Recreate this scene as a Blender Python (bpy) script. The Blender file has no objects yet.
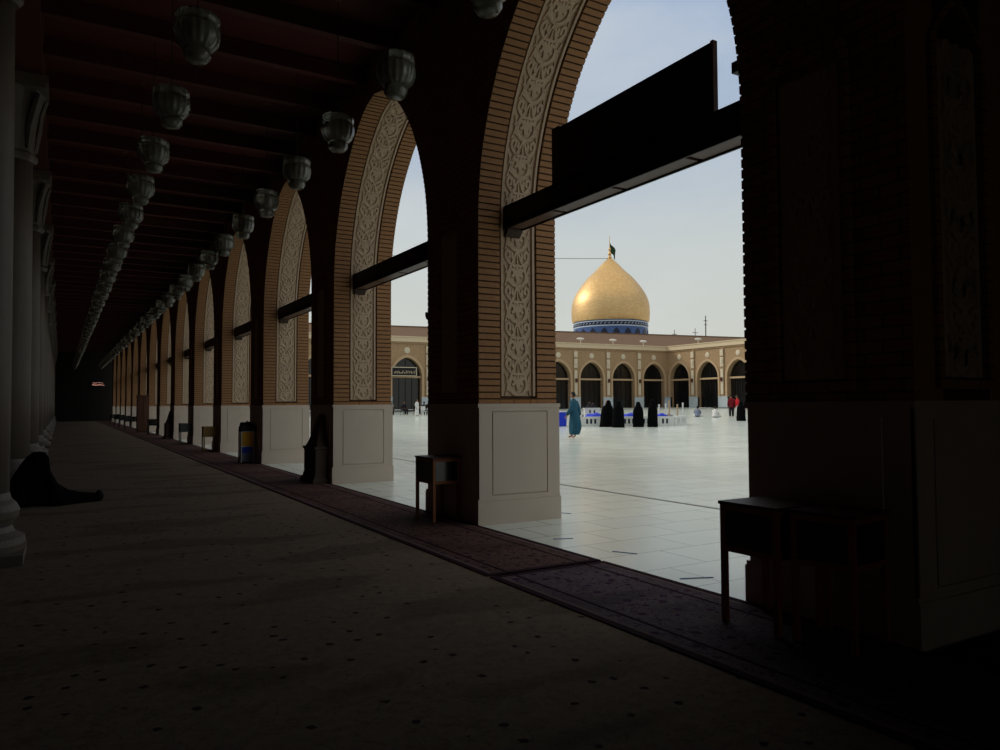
import bpy, bmesh, math, random
import numpy as np
from mathutils import Matrix, Vector
random.seed(7)
C = bpy.context.scene.collection
S = bpy.context.scene
PI = math.pi

def lin(c):
    return tuple(((v/255)/12.92 if v/255 <= .04045 else ((v/255+.055)/1.055)**2.4) for v in c) + (1.0,)

# ------------------------------------------------------------------ camera
F, ROLL, PITCH, YAW = 745.0, math.radians(.298), math.radians(2.27), math.radians(30.56)
def ray(x, y):
    u = x-500; v = 375-y; a = -ROLL
    ur = u*math.cos(a)-v*math.sin(a); vr = u*math.sin(a)+v*math.cos(a)
    cp, sp = math.cos(PITCH), math.sin(PITCH)
    yy = F*cp-vr*sp; zz = F*sp+vr*cp
    cy, sy = math.cos(YAW), math.sin(YAW)
    return Vector((ur*cy+yy*sy, -ur*sy+yy*cy, zz))
cam_d = bpy.data.cameras.new('camera'); cam = bpy.data.objects.new('camera', cam_d); C.objects.link(cam)
cam_d.sensor_width = 36; cam_d.lens = 36*F/1000; cam_d.clip_end = 1000; cam_d.clip_start = .05
f_ = ray(500, 375).normalized(); r_ = (ray(501, 375)-ray(500, 375)).normalized(); u_ = r_.cross(f_)
cam.matrix_world = Matrix(((r_.x, u_.x, -f_.x, 0), (r_.y, u_.y, -f_.y, 0), (r_.z, u_.z, -f_.z, 1.4), (0, 0, 0, 1)))
S.camera = cam
# ------------------------------------------------------------------ sky, sun, exposure
S.view_settings.view_transform = 'Standard'; S.view_settings.look = 'None'
S.view_settings.gamma = 1; S.view_settings.use_curve_mapping = False
S.view_settings.exposure = 0.0
W = bpy.data.worlds.new('hazy_sky'); S.world = W; W.use_nodes = True
nt = W.node_tree; N = nt.nodes; L = nt.links
bg = N['Background']
tc = N.new('ShaderNodeTexCoord'); sx = N.new('ShaderNodeSeparateXYZ'); L.new(tc.outputs['Generated'], sx.inputs[0])
rp = N.new('ShaderNodeValToRGB'); L.new(sx.outputs['Z'], rp.inputs[0])
e = rp.color_ramp.elements
e[0].position = 0.0; e[0].color = lin((205, 203, 190))
e[1].position = .10; e[1].color = lin((202, 206, 199))
for p, c in ((.20, (198, 205, 204)), (.34, (172, 187, 205)), (.48, (156, 177, 206)), (.64, (226, 228, 222)), (1, (255, 250, 238))):
    k = e.new(p); k.color = lin(c)
mp = N.new('ShaderNodeMapping'); mp.inputs['Scale'].default_value = (2.2, 2.2, 5); L.new(tc.outputs['Generated'], mp.inputs[0])
nz = N.new('ShaderNodeTexNoise'); nz.inputs['Scale'].default_value = 1.6; nz.inputs['Detail'].default_value = 6; L.new(mp.outputs[0], nz.inputs[0])
cr = N.new('ShaderNodeValToRGB'); L.new(nz.outputs[0], cr.inputs[0])
cr.color_ramp.elements[0].position = .47; cr.color_ramp.elements[1].position = .75
cr.color_ramp.elements[1].color = (.55, .55, .55, 1)
mx = N.new('ShaderNodeMixRGB'); L.new(cr.outputs[0], mx.inputs[0]); L.new(rp.outputs[0], mx.inputs[1]); mx.inputs[2].default_value = lin((212, 216, 216))
L.new(mx.outputs[0], bg.inputs[0]); bg.inputs[1].default_value = 1.0
sun_d = bpy.data.lights.new('sun', 'SUN'); sun = bpy.data.objects.new('sun', sun_d); C.objects.link(sun)
sun_d.energy = 1.7; sun_d.angle = math.radians(14); sun_d.color = (1, .94, .84)
sd = Vector((.55, -.64, -.52)); sun.rotation_euler = sd.to_track_quat('-Z', 'Y').to_euler()

# ------------------------------------------------------------------ helpers
def mat(name, col, rough=.8, metal=0, bump=0, bscale=20, var=0, vscale=6, spec=.3, coord='Object'):
    m = bpy.data.materials.new(name); m.use_nodes = True
    n = m.node_tree.nodes; l = m.node_tree.links; b = n['Principled BSDF']
    b.inputs['Roughness'].default_value = rough; b.inputs['Metallic'].default_value = metal
    b.inputs['Specular IOR Level'].default_value = spec
    c = lin(col)
    t = n.new('ShaderNodeTexCoord')
    z = n.new('ShaderNodeTexNoise'); z.inputs['Scale'].default_value = vscale; z.inputs['Detail'].default_value = 5
    l.new(t.outputs[coord], z.inputs[0])
    mm = n.new('ShaderNodeMixRGB'); l.new(z.outputs[0], mm.inputs[0])
    mm.inputs[1].default_value = tuple(max(0, v*(1-var)) for v in c[:3])+(1,)
    mm.inputs[2].default_value = tuple(min(1, v*(1+var)) for v in c[:3])+(1,)
    l.new(mm.outputs[0], b.inputs['Base Color'])
    if bump:
        z2 = n.new('ShaderNodeTexNoise'); z2.inputs['Scale'].default_value = bscale; l.new(t.outputs[coord], z2.inputs[0])
        bp = n.new('ShaderNodeBump'); bp.inputs['Strength'].default_value = bump; bp.inputs['Distance'].default_value = .02
        l.new(z2.outputs[0], bp.inputs['Height']); l.new(bp.outputs[0], b.inputs['Normal'])
    return m

def brickmat(name, c1, c2, mortar, w, h, ms, coord='UV', rough=.85, bump=.4, offset=.5, spec=.3, swap=None, noise=.15, rot=None):
    m = bpy.data.materials.new(name); m.use_nodes = True
    n = m.node_tree.nodes; l = m.node_tree.links; b = n['Principled BSDF']
    b.inputs['Roughness'].default_value = rough; b.inputs['Specular IOR Level'].default_value = spec
    t = n.new('ShaderNodeTexCoord'); src = t.outputs[coord]
    if rot is not None:
        mp = n.new('ShaderNodeMapping'); mp.inputs['Rotation'].default_value = rot; l.new(src, mp.inputs[0]); src = mp.outputs[0]
    k = n.new('ShaderNodeTexBrick'); l.new(src, k.inputs[0])
    k.inputs['Color1'].default_value = lin(c1); k.inputs['Color2'].default_value = lin(c2); k.inputs['Mortar'].default_value = lin(mortar)
    k.inputs['Scale'].default_value = 1; k.inputs['Brick Width'].default_value = w; k.inputs['Row Height'].default_value = h
    k.inputs['Mortar Size'].default_value = ms; k.offset = offset
    z = n.new('ShaderNodeTexNoise'); z.inputs['Scale'].default_value = 3; z.inputs['Detail'].default_value = 6; l.new(t.outputs['Object'], z.inputs[0])
    r = n.new('ShaderNodeMapRange'); l.new(z.outputs[0], r.inputs[0]); r.inputs[3].default_value = 1-noise*2; r.inputs[4].default_value = 1+noise*2
    mm = n.new('ShaderNodeVectorMath'); mm.operation = 'SCALE'; l.new(k.outputs[0], mm.inputs[0]); l.new(r.outputs[0], mm.inputs['Scale'])
    l.new(mm.outputs[0], b.inputs['Base Color'])
    if bump:
        bp = n.new('ShaderNodeBump'); bp.invert = True; bp.inputs['Strength'].default_value = bump; bp.inputs['Distance'].default_value = .01
        l.new(k.outputs['Fac'], bp.inputs['Height']); l.new(bp.outputs[0], b.inputs['Normal'])
    return m

def emis(name, col, s):
    m = bpy.data.materials.new(name); m.use_nodes = True
    b = m.node_tree.nodes['Principled BSDF']; b.inputs['Base Color'].default_value = lin(col)
    b.inputs['Emission Color'].default_value = lin(col); b.inputs['Emission Strength'].default_value = s
    return m

M = {}
M['brick'] = brickmat('brick', (166, 118, 74), (142, 98, 62), (84, 58, 40), .24, .077, .006)
M['brick_side'] = mat('brick_side', (156, 114, 78), .85, var=.22, vscale=14, bump=.2, bscale=40)
M['brick_core'] = mat('mortar', (80, 58, 42), .95)
M['plaster'] = mat('carved_plaster', (190, 166, 140), .8, var=.12, bump=.2, bscale=60, vscale=9)
M['dado'] = mat('marble_dado', (196, 180, 164), .45, var=.08, vscale=2.5, spec=.35)
M['wood_dark'] = mat('dark_red_wood', (82, 40, 34), .55, var=.3, vscale=8, bump=.1)
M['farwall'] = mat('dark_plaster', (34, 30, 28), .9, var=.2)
M['ceil'] = mat('ceiling_board', (84, 34, 28), .7, var=.25, vscale=5, bump=.2)
M['beam'] = mat('tie_beam_steel', (44, 22, 22), .5, var=.15)
M['beam_low'] = mat('beam_soffit', (104, 78, 66), .45, var=.1)
M['column'] = mat('column_marble', (110, 99, 91), .5, var=.2, vscale=4, bump=.1)
M['stonefoot'] = mat('carved_stone', (70, 56, 46), .7, var=.2, bump=.3)
M['cabwood'] = mat('cabinet_wood', (150, 88, 46), .45, var=.2, vscale=12)
M['palewood'] = mat('pale_wood', (150, 118, 66), .5, var=.15, vscale=12)
M['greywood'] = mat('grey_paint', (70, 76, 76), .6)
M['glass_dark'] = mat('dark_glass', (18, 18, 18), .15, spec=.5)
M['black'] = mat('black_plastic', (14, 14, 15), .5)
M['chador'] = mat('black_cloth', (9, 9, 11), .95, spec=.05)
M['skin'] = mat('skin', (150, 105, 80), .6)
M['eye'] = mat('eye', (20, 15, 12), .3)
M['hair'] = mat('black_hair', (16, 12, 10), .7)
M['teal'] = mat('teal_cloth', (28, 74, 94), .85, var=.1)
M['red'] = mat('red_cloth', (190, 24, 34), .85)
M['maroon'] = mat('maroon_cloth', (110, 14, 26), .85)
M['white_cloth'] = mat('white_cloth', (214, 212, 208), .85)
M['grey_cloth'] = mat('grey_cloth', (120, 126, 146), .85, var=.2)
M['darkcloth'] = mat('dark_cloth', (26, 22, 30), .9)
M['blue'] = mat('blue_tarp', (20, 52, 190), .5, var=.15)
M['white'] = mat('white_paint', (214, 214, 210), .5)
M['yellow'] = mat('yellow_card', (226, 168, 36), .6, var=.1)
M['brown'] = mat('brown_cupboard', (84, 52, 36), .6, var=.15)
M['wing'] = brickmat('wing_brick', (176, 146, 110), (162, 132, 98), (146, 120, 92), .25, .08, .012, coord='Object', bump=0, noise=.08, rot=(PI/2, 0, 0))
M['wingtrim'] = mat('wing_arch_trim', (182, 154, 120), .8, var=.08)
M['cornice'] = mat('cornice_stone', (206, 186, 154), .8, var=.05)
M['rooftile'] = mat('roof_brown', (112, 88, 68), .9, var=.15, vscale=.6)
M['wingdado'] = mat('wing_dado_marble', (182, 190, 194), .5, var=.2, vscale=1.2)
M['wingpanel'] = mat('wing_carved_panel', (204, 190, 164), .8, var=.15, vscale=3)
M['lampglass'] = mat('milky_glass', (150, 150, 138), .18, spec=.6, bump=.2, bscale=30)
M['lampglass'].node_tree.nodes['Principled BSDF'].inputs['Transmission Weight'].default_value = .55
M['brass'] = mat('brass', (120, 90, 50), .35, metal=.8)
M['gold'] = brickmat('gold_tiles', (222, 188, 134), (210, 174, 122), (196, 160, 112), .6, .3, .010, coord='UV', rough=.5, bump=.05, noise=.03)
M['gold'].node_tree.nodes['Principled BSDF'].inputs['Metallic'].default_value = .92
M['tileblue'] = mat('blue_faience', (62, 88, 138), .35, var=.4, vscale=1.6)
M['tilewhite'] = mat('white_faience', (186, 196, 208), .35, var=.25, vscale=5)
M['tiledark'] = mat('dark_faience', (26, 34, 58), .35)
M['green'] = mat('green_flag', (30, 58, 34), .8)
M['lit'] = emis('lit_letters', (255, 180, 160), .45)

def carpetmat(name, base, flower, rot, dens=0, s=1.0, vine=.25):
    m = bpy.data.materials.new(name); m.use_nodes = True
    n = m.node_tree.nodes; l = m.node_tree.links; b = n['Principled BSDF']
    b.inputs['Roughness'].default_value = .95; b.inputs['Specular IOR Level'].default_value = .05
    t = n.new('ShaderNodeTexCoord')
    v = n.new('ShaderNodeTexVoronoi'); v.inputs['Scale'].default_value = 3.6*s; v.inputs['Randomness'].default_value = .55; l.new(t.outputs['Object'], v.inputs[0])
    z = n.new('ShaderNodeTexNoise'); z.inputs['Scale'].default_value = 22*s; z.inputs['Detail'].default_value = 3; l.new(t.outputs['Object'], z.inputs[0])
    a = n.new('ShaderNodeMath'); a.operation = 'MULTIPLY_ADD'; l.new(z.outputs[0], a.inputs[0]); a.inputs[1].default_value = .22; l.new(v.outputs['Distance'], a.inputs[2])
    r = n.new('ShaderNodeValToRGB'); l.new(a.outputs[0], r.inputs[0])
    r.color_ramp.elements[0].position = .215+dens; r.color_ramp.elements[0].color = (1, 1, 1, 1)
    r.color_ramp.elements[1].position = .25+dens*1.3; r.color_ramp.elements[1].color = (0, 0, 0, 1)
    # broad darker blotches
    mp = n.new('ShaderNodeMapping'); mp.inputs['Scale'].default_value = (.45, 1.1, 1); mp.inputs['Rotation'].default_value = (0, 0, .3); l.new(t.outputs['Object'], mp.inputs[0])
    z3 = n.new('ShaderNodeTexNoise'); z3.inputs['Scale'].default_value = 1.3; z3.inputs['Detail'].default_value = 2; l.new(mp.outputs[0], z3.inputs[0])
    r3 = n.new('ShaderNodeValToRGB'); l.new(z3.outputs[0], r3.inputs[0])
    r3.color_ramp.elements[0].position = .52; r3.color_ramp.elements[0].color = (0, 0, 0, 1)
    r3.color_ramp.elements[1].position = .60; r3.color_ramp.elements[1].color = (.5, .5, .5, 1)
    base_l = lin(base); fl = lin(flower)
    m0 = n.new('ShaderNodeMixRGB'); l.new(r3.outputs[0], m0.inputs[0]); m0.inputs[1].default_value = base_l; m0.inputs[2].default_value = tuple(x*.45 for x in base_l[:3])+(1,)
    z4 = n.new('ShaderNodeTexNoise'); z4.inputs['Scale'].default_value = 9*s; z4.inputs['Detail'].default_value = 8; l.new(t.outputs['Object'], z4.inputs[0])
    m1 = n.new('ShaderNodeMixRGB'); m1.blend_type = 'MULTIPLY'; m1.inputs[0].default_value = .5; l.new(m0.outputs[0], m1.inputs[1]); l.new(z4.outputs[0], m1.inputs[2])
    m2 = n.new('ShaderNodeMixRGB'); l.new(r.outputs[0], m2.inputs[0]); l.new(m1.outputs[0], m2.inputs[1]); m2.inputs[2].default_value = fl
    out = m2.outputs[0]
    # fine vine scrolls
    z5 = n.new('ShaderNodeTexNoise'); z5.inputs['Scale'].default_value = 7*s; z5.inputs['Detail'].default_value = 1.5; z5.inputs['Distortion'].default_value = 1.2; l.new(t.outputs['Object'], z5.inputs[0])
    r5 = n.new('ShaderNodeValToRGB'); l.new(z5.outputs[0], r5.inputs[0]); q = r5.color_ramp.elements
    q[0].position = .455; q[0].color = (0, 0, 0, 1); q[1].position = .48; q[1].color = (vine, vine, vine, 1)
    k = q.new(.505); k.color = (vine, vine, vine, 1); k = q.new(.53); k.color = (0, 0, 0, 1)
    m5 = n.new('ShaderNodeMixRGB'); l.new(r5.outputs[0], m5.inputs[0]); l.new(out, m5.inputs[1]); m5.inputs[2].default_value = fl
    l.new(m5.outputs[0], b.inputs['Base Color'])
    return m
M['carpet'] = carpetmat('hall_carpet', (138, 122, 106), (52, 40, 36), 0, s=1.5)
M['runner'] = carpetmat('runner_field', (104, 80, 76), (44, 24, 30), 0, dens=.06, s=1.9, vine=.9)
M['runner2'] = carpetmat('purple_runner_field', (108, 96, 102), (54, 28, 58), 0, dens=.06, s=1.7, vine=.9)
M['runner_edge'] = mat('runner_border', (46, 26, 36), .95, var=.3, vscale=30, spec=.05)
M['runner_band'] = mat('runner_pale_band', (104, 86, 88), .95, var=.3, vscale=30, spec=.05)

# courtyard marble
m = brickmat('courtyard_marble', (212, 220, 212), (202, 211, 203), (142, 148, 144), .9, .6, .008, coord='Object', rough=.24, bump=0, noise=.03, spec=.5)
M['marble'] = m
_n = m.node_tree.nodes; _l = m.node_tree.links
_z = _n.new('ShaderNodeTexNoise'); _z.inputs['Scale'].default_value = .6; _t = _n.new('ShaderNodeTexCoord'); _l.new(_t.outputs['Object'], _z.inputs[0])
_r = _n.new('ShaderNodeMapRange'); _l.new(_z.outputs[0], _r.inputs[0]); _r.inputs[3].default_value = .16; _r.inputs[4].default_value = .26
_l.new(_r.outputs[0], _n['Principled BSDF'].inputs['Roughness'])
M['joint'] = mat('dark_joint', (120, 118, 110), .6)
M['bluetape'] = mat('blue_tape', (40, 84, 140), .6)

class MB:
    def __init__(s): s.v = []; s.f = []; s.mi = []; s.uv = []; s.mats = []
    def mat(s, m):
        if m not in s.mats: s.mats.append(m)
        return s.mats.index(m)
    def add(s, verts, faces, m, uvf=None):
        o = len(s.v); k = s.mat(m); s.v += [tuple(v) for v in verts]
        for f in faces:
            s.f.append([i+o for i in f]); s.mi.append(k)
            s.uv.append([(uvf(verts[i]) if uvf else (verts[i][0]+verts[i][1], verts[i][2])) for i in f])
    def box(s, x0, x1, y0, y1, z0, z1, m, uvf=None):
        v = [(x, y, z) for x in (x0, x1) for y in (y0, y1) for z in (z0, z1)]
        s.add(v, [(0, 1, 3, 2), (4, 6, 7, 5), (0, 4, 5, 1), (2, 3, 7, 6), (0, 2, 6, 4), (1, 5, 7, 3)], m, uvf)
    def bar(s, a, b, w, h, m):   # square bar
        s.tube([a, b], [w, w], m, 4)
    def tube(s, pts, rad, m, n=8, caps=True):
        P = [Vector(p) for p in pts]; rings = []; prev = None; vs = []
        for i, p in enumerate(P):
            d = (P[min(i+1, len(P)-1)]-P[max(i-1, 0)])
            d = d.normalized() if d.length > 1e-9 else Vector((0, 0, 1))
            if prev is None:
                a = d.orthogonal().normalized()
            else:
                a = (prev-d*prev.dot(d)); a = a.normalized() if a.length > 1e-6 else d.orthogonal().normalized()
            prev = a; b = d.cross(a); r = rad[i] if hasattr(rad, '__len__') else rad
            for k in range(n):
                t = 2*PI*k/n+(PI/4 if n == 4 else 0); vs.append(p+a*math.cos(t)*r+b*math.sin(t)*r)
        fs = []
        for i in range(len(P)-1):
            for k in range(n):
                fs.append((i*n+k, i*n+(k+1) % n, (i+1)*n+(k+1) % n, (i+1)*n+k))
        if caps: fs += [tuple(range(n-1, -1, -1)), tuple((len(P)-1)*n+k for k in range(n))]
        s.add(vs, fs, m)
    def lathe(s, prof, m, n=24, c=(0, 0, 0), rib=0, nrib=0, sq=False, uvr=None):
        vs = []; fs = []
        for (r, z) in prof:
            for k in range(n):
                t = 2*PI*k/n; rr = r*(1+rib*math.cos(nrib*t))
                vs.append((c[0]+rr*math.cos(t), c[1]+rr*math.sin(t), c[2]+z))
        o = len(s.v); ki = s.mat(m); s.v += vs
        for i in range(len(prof)-1):
            for k in range(n):
                s.f.append([o+i*n+k, o+i*n+(k+1) % n, o+(i+1)*n+(k+1) % n, o+(i+1)*n+k]); s.mi.append(ki)
                R = uvr or 1
                s.uv.append([(R*2*PI*k/n, prof[i][1]), (R*2*PI*(k+1)/n, prof[i][1]), (R*2*PI*(k+1)/n, prof[i+1][1]), (R*2*PI*k/n, prof[i+1][1])])
        s.f.append([o+k for k in range(n-1, -1, -1)]); s.mi.append(ki); s.uv.append([(0, 0)]*n)
        s.f.append([o+(len(prof)-1)*n+k for k in range(n)]); s.mi.append(ki); s.uv.append([(0, 0)]*n)
    def ell(s, c, r, m, nu=12, nv=8):
        prof = [(max(1e-4, math.sin(PI*i/nv)), -math.cos(PI*i/nv)) for i in range(nv+1)]
        vs = [(c[0]+r[0]*p*math.cos(2*PI*k/nu), c[1]+r[1]*p*math.sin(2*PI*k/nu), c[2]+r[2]*z) for p, z in prof for k in range(nu)]
        fs = [(i*nu+k, i*nu+(k+1) % nu, (i+1)*nu+(k+1) % nu, (i+1)*nu+k) for i in range(nv) for k in range(nu)]
        s.add(vs, fs, m)
    def prism(s, poly, x0, x1, m, side=None, joint=None):
        # poly of (y,z) extruded along x
        n = len(poly); o = len(s.v); k = s.mat(m); ks = s.mat(side or m)
        s.v += [(x0, p[0], p[1]) for p in poly]+[(x1, p[0], p[1]) for p in poly]
        s.f.append([o+i for i in range(n)]); s.mi.append(k); s.uv.append([(p[0], p[1]) for p in poly])
        s.f.append([o+n+i for i in range(n-1, -1, -1)]); s.mi.append(k); s.uv.append([(poly[i][0], poly[i][1]) for i in range(n-1, -1, -1)])
        d = 0
        for i in range(n):
            j = (i+1) % n; e = math.hypot(poly[j][0]-poly[i][0], poly[j][1]-poly[i][1])
            s.f.append([o+i, o+n+i, o+n+j, o+j]); s.mi.append(s.mat(joint) if joint and e < .03 else ks); s.uv.append([(x0, d), (x1, d), (x1, d+e), (x0, d+e)]); d += e
    def build(s, name, parent=None, smooth=False, loc=None):
        me = bpy.data.meshes.new(name); me.from_pydata(s.v, [], s.f)
        for mm in s.mats: me.materials.append(mm)
        me.polygons.foreach_set('material_index', s.mi)
        uvl = me.uv_layers.new(name='UVMap'); flat = [c for f in s.uv for u in f for c in u]
        if len(flat) == 2*len(me.loops): uvl.data.foreach_set('uv', flat)
        bm = bmesh.new(); bm.from_mesh(me); bmesh.ops.recalc_face_normals(bm, faces=bm.faces); bm.to_mesh(me); bm.free()
        if smooth: me.polygons.foreach_set('use_smooth', [True]*len(me.polygons))
        me.update()
        o = bpy.data.objects.new(name, me); C.objects.link(o)
        if parent: o.parent = parent
        if loc: o.location = loc
        return o

def tag(o, label, cat, group=None):
    o['label'] = label; o['category'] = cat
    if group: o['group'] = group
    return o
def thing(name, label, cat, loc=(0, 0, 0), rotz=0, group=None):
    o = bpy.data.objects.new(name, None); C.objects.link(o); o.location = loc; o.rotation_euler = (0, 0, rotz)
    o.empty_display_size = .2
    return tag(o, label, cat, group)
def struct(o): o['kind'] = 'structure'; return o
def dup(root, loc, rotz=None, label=None, skip=()):
    r = root.copy(); C.objects.link(r); r.location = loc
    if rotz is not None: r.rotation_euler = (0, 0, rotz)
    if label: r['label'] = label
    for ch in list(root.children):
        if ch.name.split('.')[0] in skip: continue
        c = ch.copy(); C.objects.link(c); c.parent = r
        for g in list(ch.children):
            d = g.copy(); C.objects.link(d); d.parent = c
    return r
ORD = ['nearest', 'second', 'third', 'fourth', 'fifth', 'sixth', 'seventh', 'eighth', 'ninth', 'tenth', 'eleventh', 'twelfth', 'thirteenth', 'fourteenth', 'fifteenth', 'sixteenth', 'seventeenth', 'eighteenth', 'nineteenth', 'twentieth', 'twenty-first', 'twenty-second', 'twenty-third', 'twenty-fourth', 'twenty-fifth', 'twenty-sixth', 'twenty-seventh', 'twenty-eighth', 'twenty-ninth', 'thirtieth', 'thirty-first', 'thirty-second', 'thirty-third', 'thirty-fourth', 'thirty-fifth', 'thirty-sixth', 'thirty-seventh', 'thirty-eighth', 'thirty-ninth', 'fortieth']

# ------------------------------------------------------------------ large structure
Y0, YE = -8.0, 82.4
XA, XB = 4.2, 5.295          # hall face and courtyard face of the arcade
def smooth(t): t = min(1, max(0, t)); return t*t*(3-2*t)
def ground(x, y):
    d = .5085*x+.861*y
    return .87*min(1, max(0, (d-45)/58))*smooth((x-8)/17)

b = MB(); b.box(-7, 4.17, Y0-6, YE, -.3, 0, M['dado']); struct(b.build('floor'))
b = MB(); nx, ny = 60, 70
xs = [4.17+(130-4.17)*(i/nx)**1.3 for i in range(nx+1)]; ys = [-30+180*j/ny for j in range(ny+1)]
b.add([(x, y, ground(x, y)) for x in xs for y in ys], [(i*(ny+1)+j, (i+1)*(ny+1)+j, (i+1)*(ny+1)+j+1, i*(ny+1)+j+1) for i in range(nx) for j in range(ny)], M['marble'])
o = b.build('courtyard_floor', smooth=True); struct(o)
b = MB(); b.box(7.52, 7.58, -20, 82, -.01, .004, M['joint']); struct(b.build('drain_joint'))
for i, (x, y, l_) in enumerate(((4.53, 6.4, .3), (4.6, 5.5, .35), (4.42, 4.4, .4), (5.6, 7.9, .3))):
    b = MB(); b.box(-.010, .010, -l_*.35, l_*.35, 0, .003, M['bluetape'])
    o = b.build('floor_tape', loc=(x, y, .001)); o.rotation_euler = (0, 0, .5 if i % 2 else 1.2)
    tag(o, ('short blue tape mark on white marble, farther of the two near the arch threshold', 'blue tape mark on marble threshold between the two nearest piers', 'long blue tape mark on marble beside the nearest pier', 'blue tape mark on courtyard marble just outside the second pier')[i], 'tape', 'tape marks')
b = MB(); b.box(-7, XA, Y0, YE, 6.86, 7.3, M['ceil']); b.box(XA, 5.35, Y0, 2.43, 6.86, 7.3, M['ceil']); struct(b.build('ceiling'))
b = MB(); b.box(-7.2, XB+.2, Y0, YE+6, 7.3, 7.5, M['ceil']); struct(b.build('roof_slab'))  # unseen slab added above the ceiling to block light
b = MB(); b.box(-7.2, -7, Y0, YE, 0, 7, M['ceil']); struct(b.build('wall_left'))
b = MB(); b.box(-7.2, 1.2, Y0-.3, Y0, 0, 7.3, M['farwall']); b.box(3.2, 6, Y0-.3, Y0, 0, 7.3, M['farwall']); b.box(1.2, 3.2, Y0-.3, Y0, 2.3, 7.3, M['farwall']); struct(b.build('wall_back'))  # doorway gap added out of view so fill light enters from behind
b = MB(); b.box(5.35, 5.65, Y0, 2.7, 0, 7.3, M['brick'], lambda v: (v[0]+v[1], v[2]))
struct(b.build('wall_right'))
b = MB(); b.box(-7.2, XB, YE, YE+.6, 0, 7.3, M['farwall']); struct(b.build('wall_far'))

# carpets
b = MB(); b.box(-1.2, 3.08, Y0+.1, YE-.3, 0, .008, M['carpet'])
tag(b.build('hall_carpet'), 'wide dull beige carpet with small dark flowers covering the corridor floor', 'carpet')
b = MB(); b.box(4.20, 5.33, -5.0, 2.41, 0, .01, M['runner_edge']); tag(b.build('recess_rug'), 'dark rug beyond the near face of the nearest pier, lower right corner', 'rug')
def runner(name, y0, y1, field, label):
    b = MB(); b.box(3.02, 4.13, y0, y1, 0, .014, field)
    r = tag(b.build(name), label, 'rug')
    b = MB()
    for x0, x1 in ((3.0, 3.05), (4.11, 4.16), (3.20, 3.22), (3.93, 3.95)): b.box(x0, x1, y0, y1, .001, .0165, M['runner_edge'])
    for yy in (y0, y1-.06): b.box(3.05, 4.11, yy, yy+.06, .001, .0165, M['runner_edge'])
    b.build('border', r)
    b = MB()
    for x0, x1 in ((3.06, 3.09), (4.06, 4.09)): b.box(x0, x1, y0+.07, y1-.07, .002, .0158, M['runner_band'])
    b.build('pale_band', r)
runner('runner_rug', Y0+.2, 5.26, M['runner2'], 'purple and grey patterned runner rug beside the nearest pier')
runner('runner_rug', 5.30, YE-.4, M['runner'], 'long reddish brown runner rug along the foot of the arcade piers')

# ------------------------------------------------------------------ arcade piers
tab = [(3.3, 1.975), (3.8, 1.962), (4.3, 1.885), (4.8, 1.71), (5.2, 1.50), (5.5, 1.28), (5.8, 1.0), (6.0, .76), (6.15, .53), (6.25, .30), (6.31, 0)]
ctrl = [(-1e-9-(1.975-w), z) for z, w in tab]
def catmull(P, n=8):
    out = []
    for i in range(len(P)-1):
        p0 = P[max(i-1, 0)]; p1 = P[i]; p2 = P[i+1]; p3 = P[min(i+2, len(P)-1)]
        for k in range(n):
            t = k/n
            out.append(tuple(.5*((2*p1[j])+(-p0[j]+p2[j])*t+(2*p0[j]-5*p1[j]+4*p2[j]-p3[j])*t*t+(-p0[j]+3*p1[j]-3*p2[j]+p3[j])*t**3) for j in range(len(p1))))
    out.append(P[-1]); return out
path = [(0, 1.40)]+catmull(ctrl)
cum = [0]
for i in range(1, len(path)): cum.append(cum[-1]+math.hypot(path[i][0]-path[i-1][0], path[i][1]-path[i-1][1]))
SL = cum[-1]
_py = [p[0] for p in path]; _pz = [p[1] for p in path]
def P(s):
    y = float(np.interp(s, cum, _py)); z = float(np.interp(s, cum, _pz))
    e_ = .03; a = max(0, s-e_); c = min(SL, s+e_)
    ty = float(np.interp(c, cum, _py)-np.interp(a, cum, _py)); tz = float(np.interp(c, cum, _pz)-np.interp(a, cum, _pz)); q = math.hypot(ty, tz)
    return y, z, -tz/q, ty/q       # point and outward normal (towards the opening)
PW = 1.40; TOP = 7.3
def toothed(depth=.015, pitch=.077, joint=.017):
    out = []; s = 0
    while s < SL-pitch:
        for t, d in ((s, 0), (s+pitch-joint, 0), (s+pitch-joint, depth), (s+pitch, depth)):
            y, z, ny, nz = P(t); out.append((y-ny*d, z-nz*d))
        s += pitch
    y, z, _, _ = P(SL); out.append((y, z)); return out
def plain(d):
    out = []; n = 60
    for i in range(n+1):
        y, z, ny, nz = P(SL*i/n)
        if i == n: out.append((y, z+d)); break
        out.append((y-ny*d, z-nz*d))
    return out
def module_poly(side, far=None, flat_near=None):
    f = far or side
    near = [(flat_near, 1.40), (flat_near, TOP)] if flat_near is not None else side+[(-1.975, TOP)]
    return near+[(PW-p[0], p[1]) for p in ([(-1.975, TOP)]+f[::-1])]
teeth = toothed(); rec = plain(.045)
def brickwork(flat=None):
    b = MB()
    b.prism(module_poly(teeth, flat_near=flat), XA, XA+.29, M['brick'], M['brick_side'], M['brick_core'])
    b.prism(module_poly(rec, flat_near=flat), XA+.29, XB-.28, M['brick_core'])
    b.prism(module_poly(teeth, flat_near=flat), XB-.28, XB, M['brick'], M['brick_side'], M['brick_core'])
    # projecting sill course under the soffit panel
    if flat is None: b.box(XA+.28, XB-.27, -.0, .06, 1.40, 1.47, M['brick'])
    b.box(XA+.28, XB-.27, PW-.06, PW, 1.40, 1.47, M['brick'])
    return b
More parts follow.
